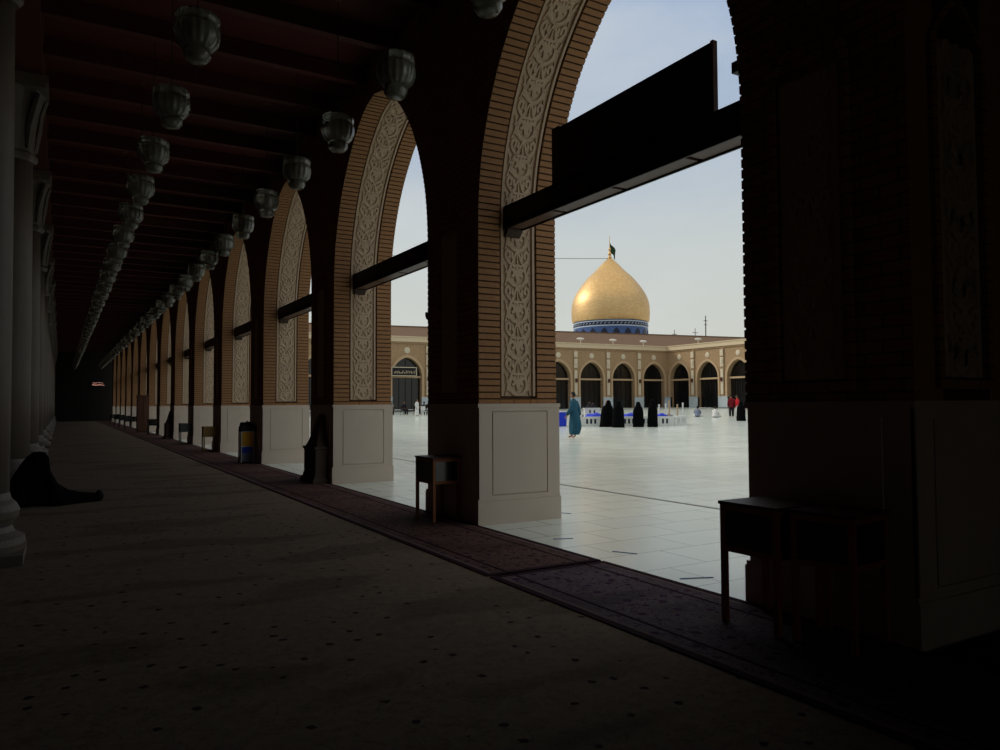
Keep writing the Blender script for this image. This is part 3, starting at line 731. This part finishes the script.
# inscription board in the wing arch seen through the second arch
c_ = Vector((73.77, 78.48, g0))+ex*39.0
t = thing('inscription_board', 'framed board with pale calligraphy hanging in the wing arch seen left', 'sign', (c_.x-.1, c_.y-.35, g0+4.2), math.atan2(-ex.y, -ex.x))
b = MB(); b.box(-1.75, 1.3, -.06, .0, -.3, .75, M['black']); b.build('board', t)
b = MB()
b.box(-1.78, 1.33, -.1, -.06, .68, .76, M['wingpanel']); b.box(-1.78, 1.33, -.1, -.06, -.3, -.22, M['wingpanel']); b.box(-1.78, -1.70, -.1, -.06, -.3, .76, M['wingpanel']); b.box(1.25, 1.33, -.1, -.06, -.3, .76, M['wingpanel'])
b.build('frame', t)
b = MB(); rr = random.Random(3)
for i in range(9):
    x = -1.5+.3*i; b.tube([(x, -.1, .1+.3*rr.random()), (x+.12, -.1, .0), (x+.24, -.1, .1+.35*rr.random())], [.035, .05, .03], M['cornice'], 5)
b.build('writing', t)

# ------------------------------------------------------------------ dome
t = thing('golden_dome', 'large golden onion dome on a blue tiled drum with a flag on top', 'dome', (95.5, 117.75, 0))
zz = lambda yz: 1.4+(403.9-(230+yz/6.818))*.2013
hwp = [(612, 256), (600, 262), (560, 266), (500, 261), (445, 240), (385, 202), (325, 153), (275, 100), (230, 50), (205, 22), (186, 4)]
prof = [(.0295*w, zz(y)-(.6 if y > 590 else .35 if y > 540 else .12 if y > 480 else 0)+(.25 if y < 240 else 0)) for y, w in hwp]
prof = [(max(.05, r), z) for r, z in catmull(prof, 5)]
b = MB(); b.lathe(prof, M['gold'], 72, uvr=7.8); b.build('gilded_shell', t, smooth=True)
zt = zz(612)-.6
b = MB(); b.lathe([(7.4, 8), (7.4, zt-2.6), (7.42, zt-.05)], M['tileblue'], 72); b.build('tiled_drum', t)
b = MB(); 
for z0, z1 in ((zt-.38, zt-.18), (zt-1.28, zt-1.08)): b.lathe([(7.44, z0), (7.46, z0+.02), (7.46, z1-.02), (7.44, z1)], M['tilewhite'], 72)
b.build('white_bands', t)
b = MB(); b.lathe([(7.45, zt-1.02), (7.455, zt-.44)], M['tiledark'], 72); rr = random.Random(5)
for i in range(60):
    a = 2*PI*i/60; ca, sa = math.cos(a), math.sin(a); ta = a+.05
    b.tube([(7.47*ca, 7.47*sa, zt-.9+.1*rr.random()), (7.47*math.cos(a+.03), 7.47*math.sin(a+.03), zt-.6), (7.47*math.cos(ta), 7.47*math.sin(ta), zt-.85+.3*rr.random())], [.05, .06, .05], M['tilewhite'], 5)
b.build('inscription_band', t)
for i in range(20):
    a = 2*PI*i/20+.1; b = MB(); pts = []
    for x, z in ((-.62, -3.4), (-.62, -2.4), (-.42, -2.0), (0, -1.6), (.42, -2.0), (.62, -2.4), (.62, -3.4)):
        aa = a+x/7.4; pts.append((7.45*math.cos(aa), 7.45*math.sin(aa), zt+z))
    pts2 = [(p[0]*1.006, p[1]*1.006, p[2]) for p in pts]
    b.add(pts+pts2, [tuple(range(7)), tuple(range(13, 6, -1))]+[(j, (j+1) % 7, 7+(j+1) % 7, 7+j) for j in range(7)], M['tiledark']); b.build('drum_window', t)
ztop = zz(186)
b = MB(); b.lathe([(.2, ztop-.3), (.45, ztop+.1), (.2, ztop+.5), (.4, ztop+.9), (.12, ztop+1.4), (.3, ztop+1.8), (.07, ztop+2.2), (.05, ztop+4.6)], M['gold'], 16); b.build('finial', t)
b = MB(); vs = []
for i in range(7):
    for j in range(5):
        u, v = i/6, j/4; vs.append((.1+u*(1.5-.1*v)+.15*math.sin(4*u)*v, .18*math.sin(u*7+v*2), ztop+3.2-v*1.9-u*1.5+.1*math.sin(6*v)))
b.add(vs, [(i*5+j, (i+1)*5+j, (i+1)*5+j+1, i*5+j+1) for i in range(6) for j in range(4)], M['green'])
o = b.build('flag', t); md = o.modifiers.new('s', 'SOLIDIFY'); md.thickness = .05
b = MB(); pts = []
for i in range(12):
    u = i/11; pts.append((95.8-62*u, 117.4+26*u, ztop-.1+1.6*(u*u-u)))
b.tube(pts, .05, M['greywood'], 5); tag(b.build('guy_cable'), 'thin cable stretching left from the tip of the golden dome', 'cable')
b = MB(); b.tube([(33.8, 143.4, 0), (33.8, 143.4, ztop+.2)], [.2, .1], M['greywood'], 8); tag(b.build('cable_mast'), 'thin grey mast behind the left wing holding the cable', 'mast')

# ------------------------------------------------------------------ people
def eval_mesh(o):
    dg = bpy.context.evaluated_depsgraph_get(); me = bpy.data.meshes.new_from_object(o.evaluated_get(dg)); bpy.data.objects.remove(o); return me
def skin_mesh(J, E_):
    names = list(J); me = bpy.data.meshes.new('tmp'); me.from_pydata([J[n][:3] for n in names], [(names.index(a), names.index(c)) for a, c in E_], [])
    o = bpy.data.objects.new('tmp', me); C.objects.link(o); m_ = o.modifiers.new('skin', 'SKIN')
    if not me.skin_vertices: pass
    for i, n in enumerate(names):
        r = J[n][3]; me.skin_vertices[0].data[i].radius = (r, r*(J[n][4] if len(J[n]) > 4 else 1))
        me.skin_vertices[0].data[i].use_root = (n == 'pelvis')
    m_.use_smooth_shade = True
    s_ = o.modifiers.new('sub', 'SUBSURF'); s_.levels = 1; s_.render_levels = 1
    return eval_mesh(o)
def head_verts(c, yaw_=0):
    """head with face towards -Y"""
    vs = []; nu, nv = 20, 14
    for i in range(nv+1):
        ph = PI*i/nv
        for k in range(nu):
            th = 2*PI*k/nu; x = math.sin(ph)*math.cos(th); y = math.sin(ph)*math.sin(th); z = -math.cos(ph)
            X, Y, Z = .075*x, .095*y, .118*z
            if z < -.1: X *= 1+.35*z*.8; Y = Y*(1+.15*z) - (.012 if y < 0 else 0)
            if y < -.75 and abs(x) < .3 and -.32 < z < .05: Y -= .022*(1-abs(x)/.3)          # nose
            if y < -.6 and .1 < abs(x) < .55 and .02 < z < .28: Y += .010                       # eye sockets
            if y < -.8 and abs(x) < .35 and -.62 < z < -.45: Y -= .006                          # lips
            if abs(x) > .9 and abs(y) < .35 and -.2 < z < .25: X *= 1.16                        # ears
            ca, sa = math.cos(yaw_), math.sin(yaw_)
            vs.append((c[0]+X*ca-Y*sa, c[1]+X*sa+Y*ca, c[2]+Z))
    fs = [(i*nu+k, i*nu+(k+1) % nu, (i+1)*nu+(k+1) % nu, (i+1)*nu+k) for i in range(nv) for k in range(nu)]
    return vs, fs
BASE = dict(pelvis=(0, 0, .95, .13, .8), spine=(0, 0, 1.12, .12, .75), chest=(0, 0, 1.30, .145, .7), neck=(0, 0, 1.46, .055), head0=(0, -.005, 1.54, .05))
EDG = [('pelvis', 'spine'), ('spine', 'chest'), ('chest', 'neck'), ('neck', 'head0')]
for s_, n_ in ((-1, 'l'), (1, 'r')):
    BASE.update({n_+'sh': (s_*.17, 0, 1.40, .06), n_+'el': (s_*.23, .03, 1.12, .042), n_+'wr': (s_*.25, -.05, .88, .028), n_+'pa': (s_*.25, -.075, .82, .034, .6),
                 n_+'hi': (s_*.09, 0, .88, .09), n_+'kn': (s_*.10, -.02, .49, .06), n_+'an': (s_*.10, .02, .09, .04), n_+'to': (s_*.11, -.14, .04, .035)})
    EDG += [('chest', n_+'sh'), (n_+'sh', n_+'el'), (n_+'el', n_+'wr'), (n_+'wr', n_+'pa'), ('pelvis', n_+'hi'), (n_+'hi', n_+'kn'), (n_+'kn', n_+'an'), (n_+'an', n_+'to')]
def body(parent, over=None, head=(0, -.02, 1.64), hyaw=0, hair=True, eyes=True):
    J = dict(BASE); J.update(over or {}); me = skin_mesh(J, EDG)
    b = MB(); b.add([tuple(v.co) for v in me.vertices], [tuple(p.vertices) for p in me.polygons], M['skin'])
    vs, fs = head_verts(head, hyaw); b.add(vs, fs, M['skin'])
    for n_ in 'lr':      # five fingers each hand
        w = Vector(J[n_+'wr'][:3]); p = Vector(J[n_+'pa'][:3]); d = (p-w).normalized(); sd_ = d.cross(Vector((0, 1, 0))); sd_ = sd_.normalized() if sd_.length > .1 else d.cross(Vector((1, 0, 0))).normalized()
        sd_ = d.cross(sd_).normalized()
        for q, ln in ((-.026, .062), (-.009, .075), (.009, .070), (.026, .055)):
            a = p+d*.02+sd_*q; b.tube([a, a+d*ln*.5+Vector((0, -.006, 0)), a+d*ln+Vector((0, -.020, 0))], [.009, .0085, .006], M['skin'], 6)
        a = p-d*.015+sd_*(-.028); b.tube([a, a-sd_*.025+d*.02, a-sd_*.03+d*.05], [.011, .010, .007], M['skin'], 6)
    me_o = b.build('body', parent, smooth=True)
    ca, sa = math.cos(hyaw), math.sin(hyaw)
    if eyes:
        for sg in (-1, 1):
            e_ = MB(); x, y = sg*.03, -.086; e_.ell((head[0]+x*ca-y*sa, head[1]+x*sa+y*ca, head[2]+.012), (.012, .012, .008), M['eye'], 8, 6); e_.build('eye', parent)
    if hair:
        e_ = MB(); vs, fs = head_verts((0, 0, 0)); vs2 = []
        for x, y, z in vs:
            k = 1.10 if (z > .045 or (y > .0 and z > -.06)) else .93
            X, Y, Z = x*k, y*k, z*k; vs2.append((head[0]+X*ca-Y*sa, head[1]+X*sa+Y*ca, head[2]+Z+.004))
        e_.add(vs2, fs, M['hair']); e_.build('hair', parent, smooth=True)
    return J
def loft(levels, m, name, parent, n=28, fold=.04, nf=9, seed=0, open_front=False):
    """levels: (z, cx, cy, rx, ry)"""
    b = MB(); vs = []; L2 = catmull(levels, 3)
    zs = [l[0] for l in L2]; z0, z1 = min(zs), max(zs)
    for (z, cx, cy, rx, ry) in L2:
        dn = 1-(z-z0)/(z1-z0+1e-6)
        for k in range(n):
            a = 2*PI*k/n; r = 1+fold*dn*math.sin(nf*a+seed+1.5*dn)+.5*fold*dn*math.sin(4*a+seed*2.3)
            vs.append((cx+rx*r*math.cos(a), cy+ry*r*math.sin(a), z))
    q = len(L2); fs = [(i*n+k, i*n+(k+1) % n, (i+1)*n+(k+1) % n, (i+1)*n+k) for i in range(q-1) for k in range(n)]
    fs += [tuple(range(n-1, -1, -1)), tuple((q-1)*n+k for k in range(n))]
    b.add(vs, fs, m); o = b.build(name, parent, smooth=True); return o
def sleeve(J, n_, m, parent, r0=.085, r1=.065):
    b = MB(); pts = [J[n_+'sh'][:3], J[n_+'el'][:3], J[n_+'wr'][:3]]; b.tube(pts, [r0, .5*(r0+r1)+.005, r1], m, 12); b.build('sleeve', parent, smooth=True)
def face_dir(loc, toward): return math.atan2(toward[0]-loc[0], -(toward[1]-loc[1]))

# man in a long teal robe, walking to the left of the picture's depth
loc = (18.06, 24.69, 0)
t = thing('person', 'person in a long teal robe walking barefoot across the white courtyard', 'person', loc, math.radians(205)); t.scale = (1.08,)*3
J = body(t, {'lkn': (-.08, -.10, .50, .06), 'lan': (-.08, -.12, .10, .04), 'lto': (-.08, -.28, .05, .035), 'rkn': (.08, -.02, .49, .06), 'ran': (.08, .12, .12, .04), 'rto': (.09, -.02, .04, .035),
              'lel': (-.24, .08, 1.12, .042), 'lwr': (-.25, .12, .87, .028), 'lpa': (-.25, .12, .80, .034, .6), 'rwr': (.24, -.16, .90, .028), 'rpa': (.24, -.19, .84, .034, .6)})
loft([(.15, 0, .02, .15, .18), (.34, 0, .05, .18, .23), (.55, 0, .06, .19, .24), (.85, 0, .04, .19, .19), (1.10, 0, 0, .18, .145), (1.30, 0, 0, .215, .14), (1.40, 0, 0, .20, .12), (1.46, 0, 0, .10, .08), (1.50, 0, -.005, .065, .065)], M['teal'], 'robe', t, fold=.06)
sleeve(J, 'l', M['teal'], t); sleeve(J, 'r', M['teal'], t)

def chador_woman(label, loc, rz, h, lean=0, wide=1.0, seed=0):
    t = thing('person', label, 'person', loc, rz, 'women in black by the low white wall'); k = h/1.66; t.scale = (k, k, k)
    body(t, head=(0, -.03, 1.53), hair=False, over={'chest': (0, 0, 1.22, .14, .7), 'neck': (0, 0, 1.36, .05), 'head0': (0, -.01, 1.44, .05), 'lsh': (-.15, 0, 1.30, .055), 'rsh': (.15, 0, 1.30, .055),
         'lel': (-.2, -.03, 1.04, .04), 'rel': (.2, -.03, 1.04, .04), 'lwr': (-.1, -.2, 1.02, .026), 'rwr': (.1, -.2, 1.02, .026), 'lpa': (-.05, -.22, 1.04, .03, .6), 'rpa': (.05, -.22, 1.04, .03, .6)})
    w = wide
    loft([(.012, lean*-.6, .02, .29*w, .29), (.06, lean*-.6, .02, .30*w, .29), (.4, lean*-.3, .01, .285*w, .28), (.8, 0, 0, .28*w, .27), (1.05, lean*.3, -.01, .27*w, .26), (1.25, lean*.6, 0, .225*w, .21), (1.36, lean*.8, .01, .21, .175), (1.46, lean, .015, .17, .145), (1.57, lean, .01, .14, .135), (1.645, lean, .0, .095, .10), (1.675, lean, .0, .03, .03)], M['chador'], 'chador', t, fold=.05, seed=seed)
    # sleeve-like opening folds
    return t
chador_woman('first from the left of the four standing women in black chadors', (28.6, 35.7, 0), math.radians(160), 1.62, lean=-.10, wide=1.38, seed=1)
chador_woman('second from the left of the four women in black chadors', (28.57, 34.59, 0), math.radians(150), 1.58, wide=1.3, seed=2)
chador_woman('third from the left of the four women in black chadors, shorter and rounder', (30.08, 34.55, 0), math.radians(170), 1.52, wide=1.32, seed=3)
chador_woman('rightmost and slimmest of the four women in black chadors', (30.78, 34.05, 0), math.radians(120), 1.66, wide=1.05, seed=4)

def dressed(label, loc, rz, top, bottom, k=1.0, group=None):
    t = thing('person', label, 'person', loc, rz, group); t.scale = (k, k, k)
    J = body(t)
    loft([(.78, 0, 0, .19, .15), (.95, 0, 0, .18, .14), (1.12, 0, 0, .175, .13), (1.30, 0, 0, .21, .135), (1.40, 0, 0, .195, .115), (1.46, 0, 0, .10, .08), (1.49, 0, -.005, .065, .065)], top, 'shirt', t, fold=.03)
    sleeve(J, 'l', top, t, .08, .05); sleeve(J, 'r', top, t, .08, .05)
    b = MB()
    for n_ in 'lr': b.tube([Vector(J[n_+'hi'][:3])+Vector((0, 0, .06)), J[n_+'kn'][:3], Vector(J[n_+'an'][:3])+Vector((0, 0, .03))], [.115, .09, .075], bottom, 12)
    b.build('trousers', t, smooth=True)
    return t
gz_ = ground(47.5, 42.8)
dressed('person in dark red top and black trousers standing left of the red shirted one', (47.35, 42.95, gz_), 2.4, M['maroon'], M['darkcloth'], 1.08)
dressed('person in a bright red shirt and pale trousers near the nearest pier edge', (47.6, 42.55, gz_), 3.6, M['red'], M['white_cloth'], 1.04)

SITG = {'pelvis': (0, 0, .14, .15, .9), 'spine': (0, -.02, .32, .12, .75), 'chest': (0, -.06, .50, .14, .7), 'neck': (0, -.09, .64, .05), 'head0': (0, -.11, .71, .05),
        'lsh': (-.17, -.07, .60, .06), 'rsh': (.17, -.07, .60, .06), 'lel': (-.25, -.14, .38, .04), 'rel': (.25, -.14, .38, .04), 'lwr': (-.17, -.32, .27, .028), 'rwr': (.17, -.32, .27, .028), 'lpa': (-.14, -.38, .25, .034, .6), 'rpa': (.14, -.38, .25, .034, .6),
        'lhi': (-.11, -.04, .12, .09), 'rhi': (.11, -.04, .12, .09), 'lkn': (-.34, -.32, .13, .06), 'rkn': (.34, -.32, .13, .06), 'lan': (.02, -.44, .07, .04), 'ran': (-.04, -.36, .08, .04), 'lto': (.14, -.46, .05, .035), 'rto': (-.16, -.36, .06, .035)}
def ground_sitter(label, loc, rz, top, bottom):
    t = thing('person', label, 'person', loc, rz); J = body(t, SITG, head=(0, -.13, .80))
    loft([(.08, 0, .02, .22, .19), (.2, 0, .0, .21, .18), (.34, 0, -.02, .19, .15), (.50, 0, -.06, .205, .145), (.60, 0, -.07, .19, .12), (.66, 0, -.085, .09, .08), (.69, 0, -.095, .062, .06)], top, 'shirt', t, fold=.05)
    sleeve(J, 'l', top, t, .08, .05); sleeve(J, 'r', top, t, .08, .05)
    b = MB()
    for n_ in 'lr': b.tube([J[n_+'hi'][:3], J[n_+'kn'][:3], J[n_+'an'][:3]], [.12, .09, .07], bottom, 12)
    b.build('trousers', t, smooth=True)
ground_sitter('person in grey sitting on the courtyard floor right of the low white wall', (46.14, 45.56, ground(46.14, 45.56)), 2.2, M['grey_cloth'], M['white_cloth'])
ground_sitter('person in white sitting alone on the courtyard floor left of the red shirted pair', (46.3, 43.77, ground(46.3, 43.77)), 1.9, M['white_cloth'], M['white_cloth'])
def crouched(label, loc, rz, h, m, group=None):
    t = thing('person', label, 'person', loc, rz, group); k = h/.86; t.scale = (k, k, k); body(t, SITG, head=(0, -.13, .78), hair=False)
    loft([(.01, 0, -.16, .42, .40), (.10, 0, -.16, .42, .40), (.24, 0, -.12, .34, .32), (.42, 0, -.06, .26, .23), (.56, 0, -.04, .23, .17), (.66, 0, -.07, .15, .12), (.76, 0, -.10, .105, .11), (.85, 0, -.11, .075, .08), (.885, 0, -.11, .02, .02)], m, 'cloak', t, fold=.06)
chador_woman('person wrapped in black half hidden by the edge of the nearest pier', (42.15, 37.35, ground(42.15, 37.35)), 2.0, 1.40, wide=1.3, seed=6)
# seated people by the wall, dark, small
for i, (x, y, h, lab) in enumerate(((37.69, 49.27, 1.0, 'dark clad person sitting behind the low wall, left of the women in black'), (35.2, 45.6, 1.0, 'dark clad person sitting behind the low wall right of the women in black'))):
    crouched(lab, (x, y, ground(x, y)), 2.6, h+.25, M['darkcloth'])
# people on chairs, seen through the second arch
def chair(label, loc, rz, m=None):
    m = m or M['black']; t = thing('plastic_chair', label, 'chair', loc, rz, 'chairs in the far courtyard')
    b = MB(); b.box(-.23, .23, -.22, .22, .42, .46, m); b.build('seat', t)
    b = MB(); b.box(-.22, .22, .20, .235, .50, .92, m); b.build('backrest', t)
    for sx in (-1, 1):
        for sy in (-1, 1): b = MB(); b.tube([(sx*.20, sy*.19, .46), (sx*.23, sy*.22, 0)], [.022, .018], m, 6); b.build('leg', t)
    for sx in (-1, 1): b = MB(); b.tube([(sx*.23, .20, .66), (sx*.24, -.18, .66), (sx*.23, -.19, .46)], [.018, .018, .016], m, 6); b.build('armrest', t)
SITC = {'pelvis': (0, .04, .56, .14, .85), 'spine': (0, .05, .72, .12, .75), 'chest': (0, .03, .90, .14, .7), 'neck': (0, .0, 1.06, .05), 'head0': (0, -.02, 1.13, .05),
        'lsh': (-.17, .02, 1.0, .06), 'rsh': (.17, .02, 1.0, .06), 'lel': (-.24, -.04, .76, .04), 'rel': (.24, -.04, .76, .04), 'lwr': (-.16, -.26, .68, .028), 'rwr': (.16, -.26, .68, .028), 'lpa': (-.14, -.33, .66, .034, .6), 'rpa': (.14, -.33, .66, .034, .6),
        'lhi': (-.1, -.02, .55, .09), 'rhi': (.1, -.02, .55, .09), 'lkn': (-.11, -.42, .52, .06), 'rkn': (.11, -.42, .52, .06), 'lan': (-.11, -.42, .09, .04), 'ran': (.11, -.42, .09, .04), 'lto': (-.12, -.56, .04, .035), 'rto': (.12, -.56, .04, .035)}
def chair_sitter(label, loc, rz, m):
    t = thing('person', label, 'person', loc, rz); J = body(t, SITC, head=(0, -.04, 1.23))
    loft([(.50, 0, .02, .21, .18), (.70, 0, .04, .18, .14), (.90, 0, .03, .205, .14), (1.0, 0, .02, .19, .12), (1.07, 0, .0, .09, .08), (1.10, 0, -.01, .062, .06)], m, 'coat', t, fold=.03)
    sleeve(J, 'l', m, t, .08, .05); sleeve(J, 'r', m, t, .08, .05)
    b = MB()
    for n_ in 'lr': b.tube([J[n_+'hi'][:3], J[n_+'kn'][:3], J[n_+'an'][:3]], [.12, .09, .07], m, 12)
    b.build('trousers', t, smooth=True)
for i, (x, y, lc, lp) in enumerate(((29.22, 63.46, 'plastic chair right of the white robed figure, seen through the second arch', 'person in black on the chair beside the white robed figure'),
                               (29.05, 67.76, 'dark chair below the calligraphy board, middle one', 'middle of the dark seated people below the calligraphy board'),
                               (27.9, 68.16, 'dark chair below the calligraphy board, leftmost one', 'leftmost of the dark seated people below the calligraphy board'),
                               (30.2, 67.29, 'dark chair below the calligraphy board, rightmost one', 'rightmost of the dark seated people below the calligraphy board'))):
    z = ground(x, y); rz = (2.3, .2, -.3, .5)[i]
    chair(lc, (x, y, z), rz, M['white'] if i == 0 else None); chair_sitter(lp, (x, y, z+.005), rz, M['darkcloth'])
t = thing('person', 'person in white robe standing near the chairs, seen through the second arch', 'person', (28.4, 63.2, ground(28.4, 63.2)), .6); t.scale = (.9,)*3
J = body(t); loft([(.06, 0, 0, .24, .2), (.5, 0, 0, .22, .18), (.95, 0, 0, .2, .15), (1.3, 0, 0, .215, .14), (1.40, 0, 0, .19, .12), (1.46, 0, 0, .1, .08), (1.49, 0, 0, .06, .06)], M['white_cloth'], 'robe', t); sleeve(J, 'l', M['white_cloth'], t); sleeve(J, 'r', M['white_cloth'], t)

# seated woman in black in the corridor, legs stretched to the right
t = thing('person', 'person in a black chador sitting on the carpet at the left, legs stretched out', 'person', (-.36, 12.62, .012), math.radians(90)); t.scale = (1, 1, .92)
OV = {'pelvis': (0, .0, .13, .15, .9), 'spine': (0, .03, .26, .12, .75), 'chest': (0, .0, .40, .13, .7), 'neck': (0, -.06, .52, .05), 'head0': (0, -.09, .57, .045),
      'lsh': (-.15, -.02, .47, .055), 'rsh': (.15, -.02, .47, .055), 'lel': (-.15, -.08, .30, .04), 'rel': (.15, -.08, .30, .04), 'lwr': (-.07, -.24, .20, .026), 'rwr': (.07, -.24, .20, .026), 'lpa': (-.04, -.29, .17, .03, .6), 'rpa': (.04, -.29, .17, .03, .6),
      'lhi': (-.09, -.04, .11, .09), 'rhi': (.09, -.04, .11, .09), 'lkn': (-.09, -.42, .11, .06), 'rkn': (.09, -.42, .11, .06), 'lan': (-.07, -.84, .055, .038), 'ran': (.06, -.84, .055, .038), 'lto': (-.08, -.90, .12, .032), 'rto': (.07, -.90, .12, .032)}
body(t, OV, head=(0, -.11, .62), hair=False)
b = MB(); secs = []
pr = [(.30, .04, .10), (.26, .30, .20), (.20, .46, .26), (.12, .60, .26), (.04, .72, .19), (-.04, .77, .16), (-.12, .78, .145), (-.19, .76, .13), (-.235, .70, .12), (-.26, .50, .20), (-.30, .42, .26), (-.36, .30, .30), (-.48, .20, .28), (-.62, .15, .22), (-.74, .13, .17), (-.84, .12, .14), (-.87, .10, .12)]
n = 20; vs = []
for i, (y, h, w) in enumerate(pr):
    for k in range(n):
        a = PI*k/(n-1); f2 = 1+.05*math.sin(6*a+i*.8)
        zz_ = h*math.sin(a)**.8*f2; vs.append((w*(1+.75*(1-math.sin(a))*min(1, h/.5))*math.cos(a)*f2, y, zz_))
b.add(vs, [(i*n+k, i*n+k+1, (i+1)*n+k+1, (i+1)*n+k) for i in range(len(pr)-1) for k in range(n-1)]+[tuple(range(n)), tuple((len(pr)-1)*n+k for k in range(n-1, -1, -1))], M['chador']); b.build('chador', t, smooth=True)
b = MB()
for sx in (-.075, .065): b.ell((sx, -.885, .075), (.05, .055, .085), M['darkcloth'], 12, 8); b.ell((sx, -.82, .05), (.05, .10, .05), M['darkcloth'], 12, 8)
b.build('socks', t, smooth=True)

# ------------------------------------------------------------------ low white wall around the sunken basin
t = thing('low_wall', 'low white wall with narrow slots around the basin behind the women in black', 'wall', (0, 0, 0))
A = Vector((27.7, 37.3, 0)); B_ = Vector((32.7, 34.27, 0)); C_ = Vector((34.9, 35.5, 0)); D_ = Vector((30.5, 41.4, 0))
def lowwall(a, c, slot_mat, name):
    b = MB(); d = (c-a); ln = d.length; d.normalize(); nn = Vector((-d.y, d.x, 0)); H_ = .60; th = .14
    def bx(s0, s1, z0, z1, m, tt=th):
        vs = []
        for s in (s0, s1):
            for q in (-tt/2, tt/2):
                for z in (z0, z1): p = a+d*s+nn*q; vs.append((p.x, p.y, z+ground(p.x, p.y)))
        b.add(vs, [(0, 1, 3, 2), (4, 6, 7, 5), (0, 4, 5, 1), (2, 3, 7, 6), (0, 2, 6, 4), (1, 5, 7, 3)], m)
    bx(0, ln, 0, .16, M['white']); bx(0, ln, .46, H_, M['white'], th+.04); s = 0
    while s < ln:
        blk = .42; e_ = min(ln, s+blk); bx(s, e_, .16, .46, M['white']); s = e_
        for _ in range(3):
            if s+.26 > ln: break
            s += .13; bx(s, min(ln, s+.12), .16, .46, M['white']); s += .12
    bx(0, ln, .16, .46, slot_mat, .03)
    b.build(name, t)
lowwall(A, B_, M['tiledark'], 'slotted_side'); lowwall(B_, C_, M['white'], 'end_side')
lowwall(A, D_, M['tiledark'], 'slotted_side')
def tarp(label, cx, cy, w, d, h, seed):
    b = MB(); n = 12; rr = random.Random(seed); ph = rr.random()*6; g = ground(cx, cy); vs = []
    for i in range(n+1):
        for j in range(n+1):
            u, v = i/n*2-1, j/n*2-1; e_ = max(abs(u), abs(v)); z = g+(h*(1-e_**4)+.10*math.sin(5*u+ph)*math.cos(4*v+ph)*(1-e_)) if e_ < 1 else g+.0
            vs.append((cx+w/2*u, cy+d/2*v, z))
    b.add(vs, [(i*(n+1)+j, (i+1)*(n+1)+j, (i+1)*(n+1)+j+1, i*(n+1)+j+1) for i in range(n) for j in range(n)], M['blue'])
    tag(b.build('blue_tarp', smooth=True), label, 'tarpaulin', 'blue tarpaulins behind the low wall')
tarp('blue tarpaulin left of the four women in black', 29.6, 38.2, 1.4, 1.2, .74, 1)
tarp('blue tarpaulin between the second and third women in black', 31.8, 37.4, 1.5, 1.2, .74, 2)
tarp('bright blue tarpaulin right of the four women in black', 33.3, 36.1, 1.3, .9, .70, 3)
t = thing('blue_barrel', 'bright blue barrel standing left of the teal robed person', 'barrel', (26.95, 38.2, ground(27, 38.2)))
b = MB(); b.lathe([(.32, 0), (.36, .03), (.36, .28), (.38, .30), (.36, .32), (.36, .58), (.38, .60), (.36, .62), (.35, .86), (.32, .9)], M['blue'], 24); b.build('drum', t)
b = MB(); b.lathe([(.33, .88), (.34, .93), (.02, .94)], M['white'], 24); b.build('lid', t)
t = thing('white_box', 'white box with two dark holes behind the low wall left of the women', 'box', (31.2, 40.6, ground(31, 40)), -.5)
b = MB(); b.box(-.5, .5, -.3, .3, 0, 1.0, M['white']); b.build('body', t)
b = MB(); b.box(-.55, .55, -.34, .34, 1.0, 1.06, M['white']); b.build('lid', t)
for x in (-.15, .15): b = MB(); b.box(x-.05, x+.05, -.315, -.3, .72, .9, M['black']); b.build('opening', t)
for i, (x, y, h, m, lab) in enumerate(((34.2, 36.6, 1.30, 'white', 'leftmost'), (34.5, 36.3, 1.35, 'white', 'second'), (34.95, 36.45, 1.55, 'wingtrim', 'tallest and middle'), (35.25, 36.0, 1.3, 'wingtrim', 'fourth'), (35.45, 35.7, 1.40, 'white', 'rightmost'))):
    t = thing('barrier_post', '%s of the slim posts clustered at the right end of the low wall' % lab, 'post', (x, y+.6, ground(x, y)), 0, 'posts at the end of the low wall')
    b = MB(); b.lathe([(.07, 0), (.07, .04), (.05, .05), (.05, h-.1), (.06, h-.08), (.06, h)], M[m], 12); b.build('post', t)
    b = MB(); b.lathe([(.15, 0), (.15, .03), (.02, .05)], M['black'], 16); b.build('foot', t)
b = MB(); vs = []
for i in range(15):
    for j in range(9):
        u, v = i/14*2-1, j/8*2-1; e_ = max(abs(u), abs(v)); g = ground(35, 37)
        vs.append((34.95+.75*u, 37.3+.5*v, g+(.55+.45*math.sin(3.1*i)*math.cos(2.3*j))*(1-e_**3)*.9+.02))
b.add(vs, [(i*9+j, (i+1)*9+j, (i+1)*9+j+1, i*9+j+1) for i in range(14) for j in range(8)], M['grey_cloth']); tag(b.build('cloth_heap'), 'heap of greyish cloth and bags among the posts by the low wall', 'cloth')
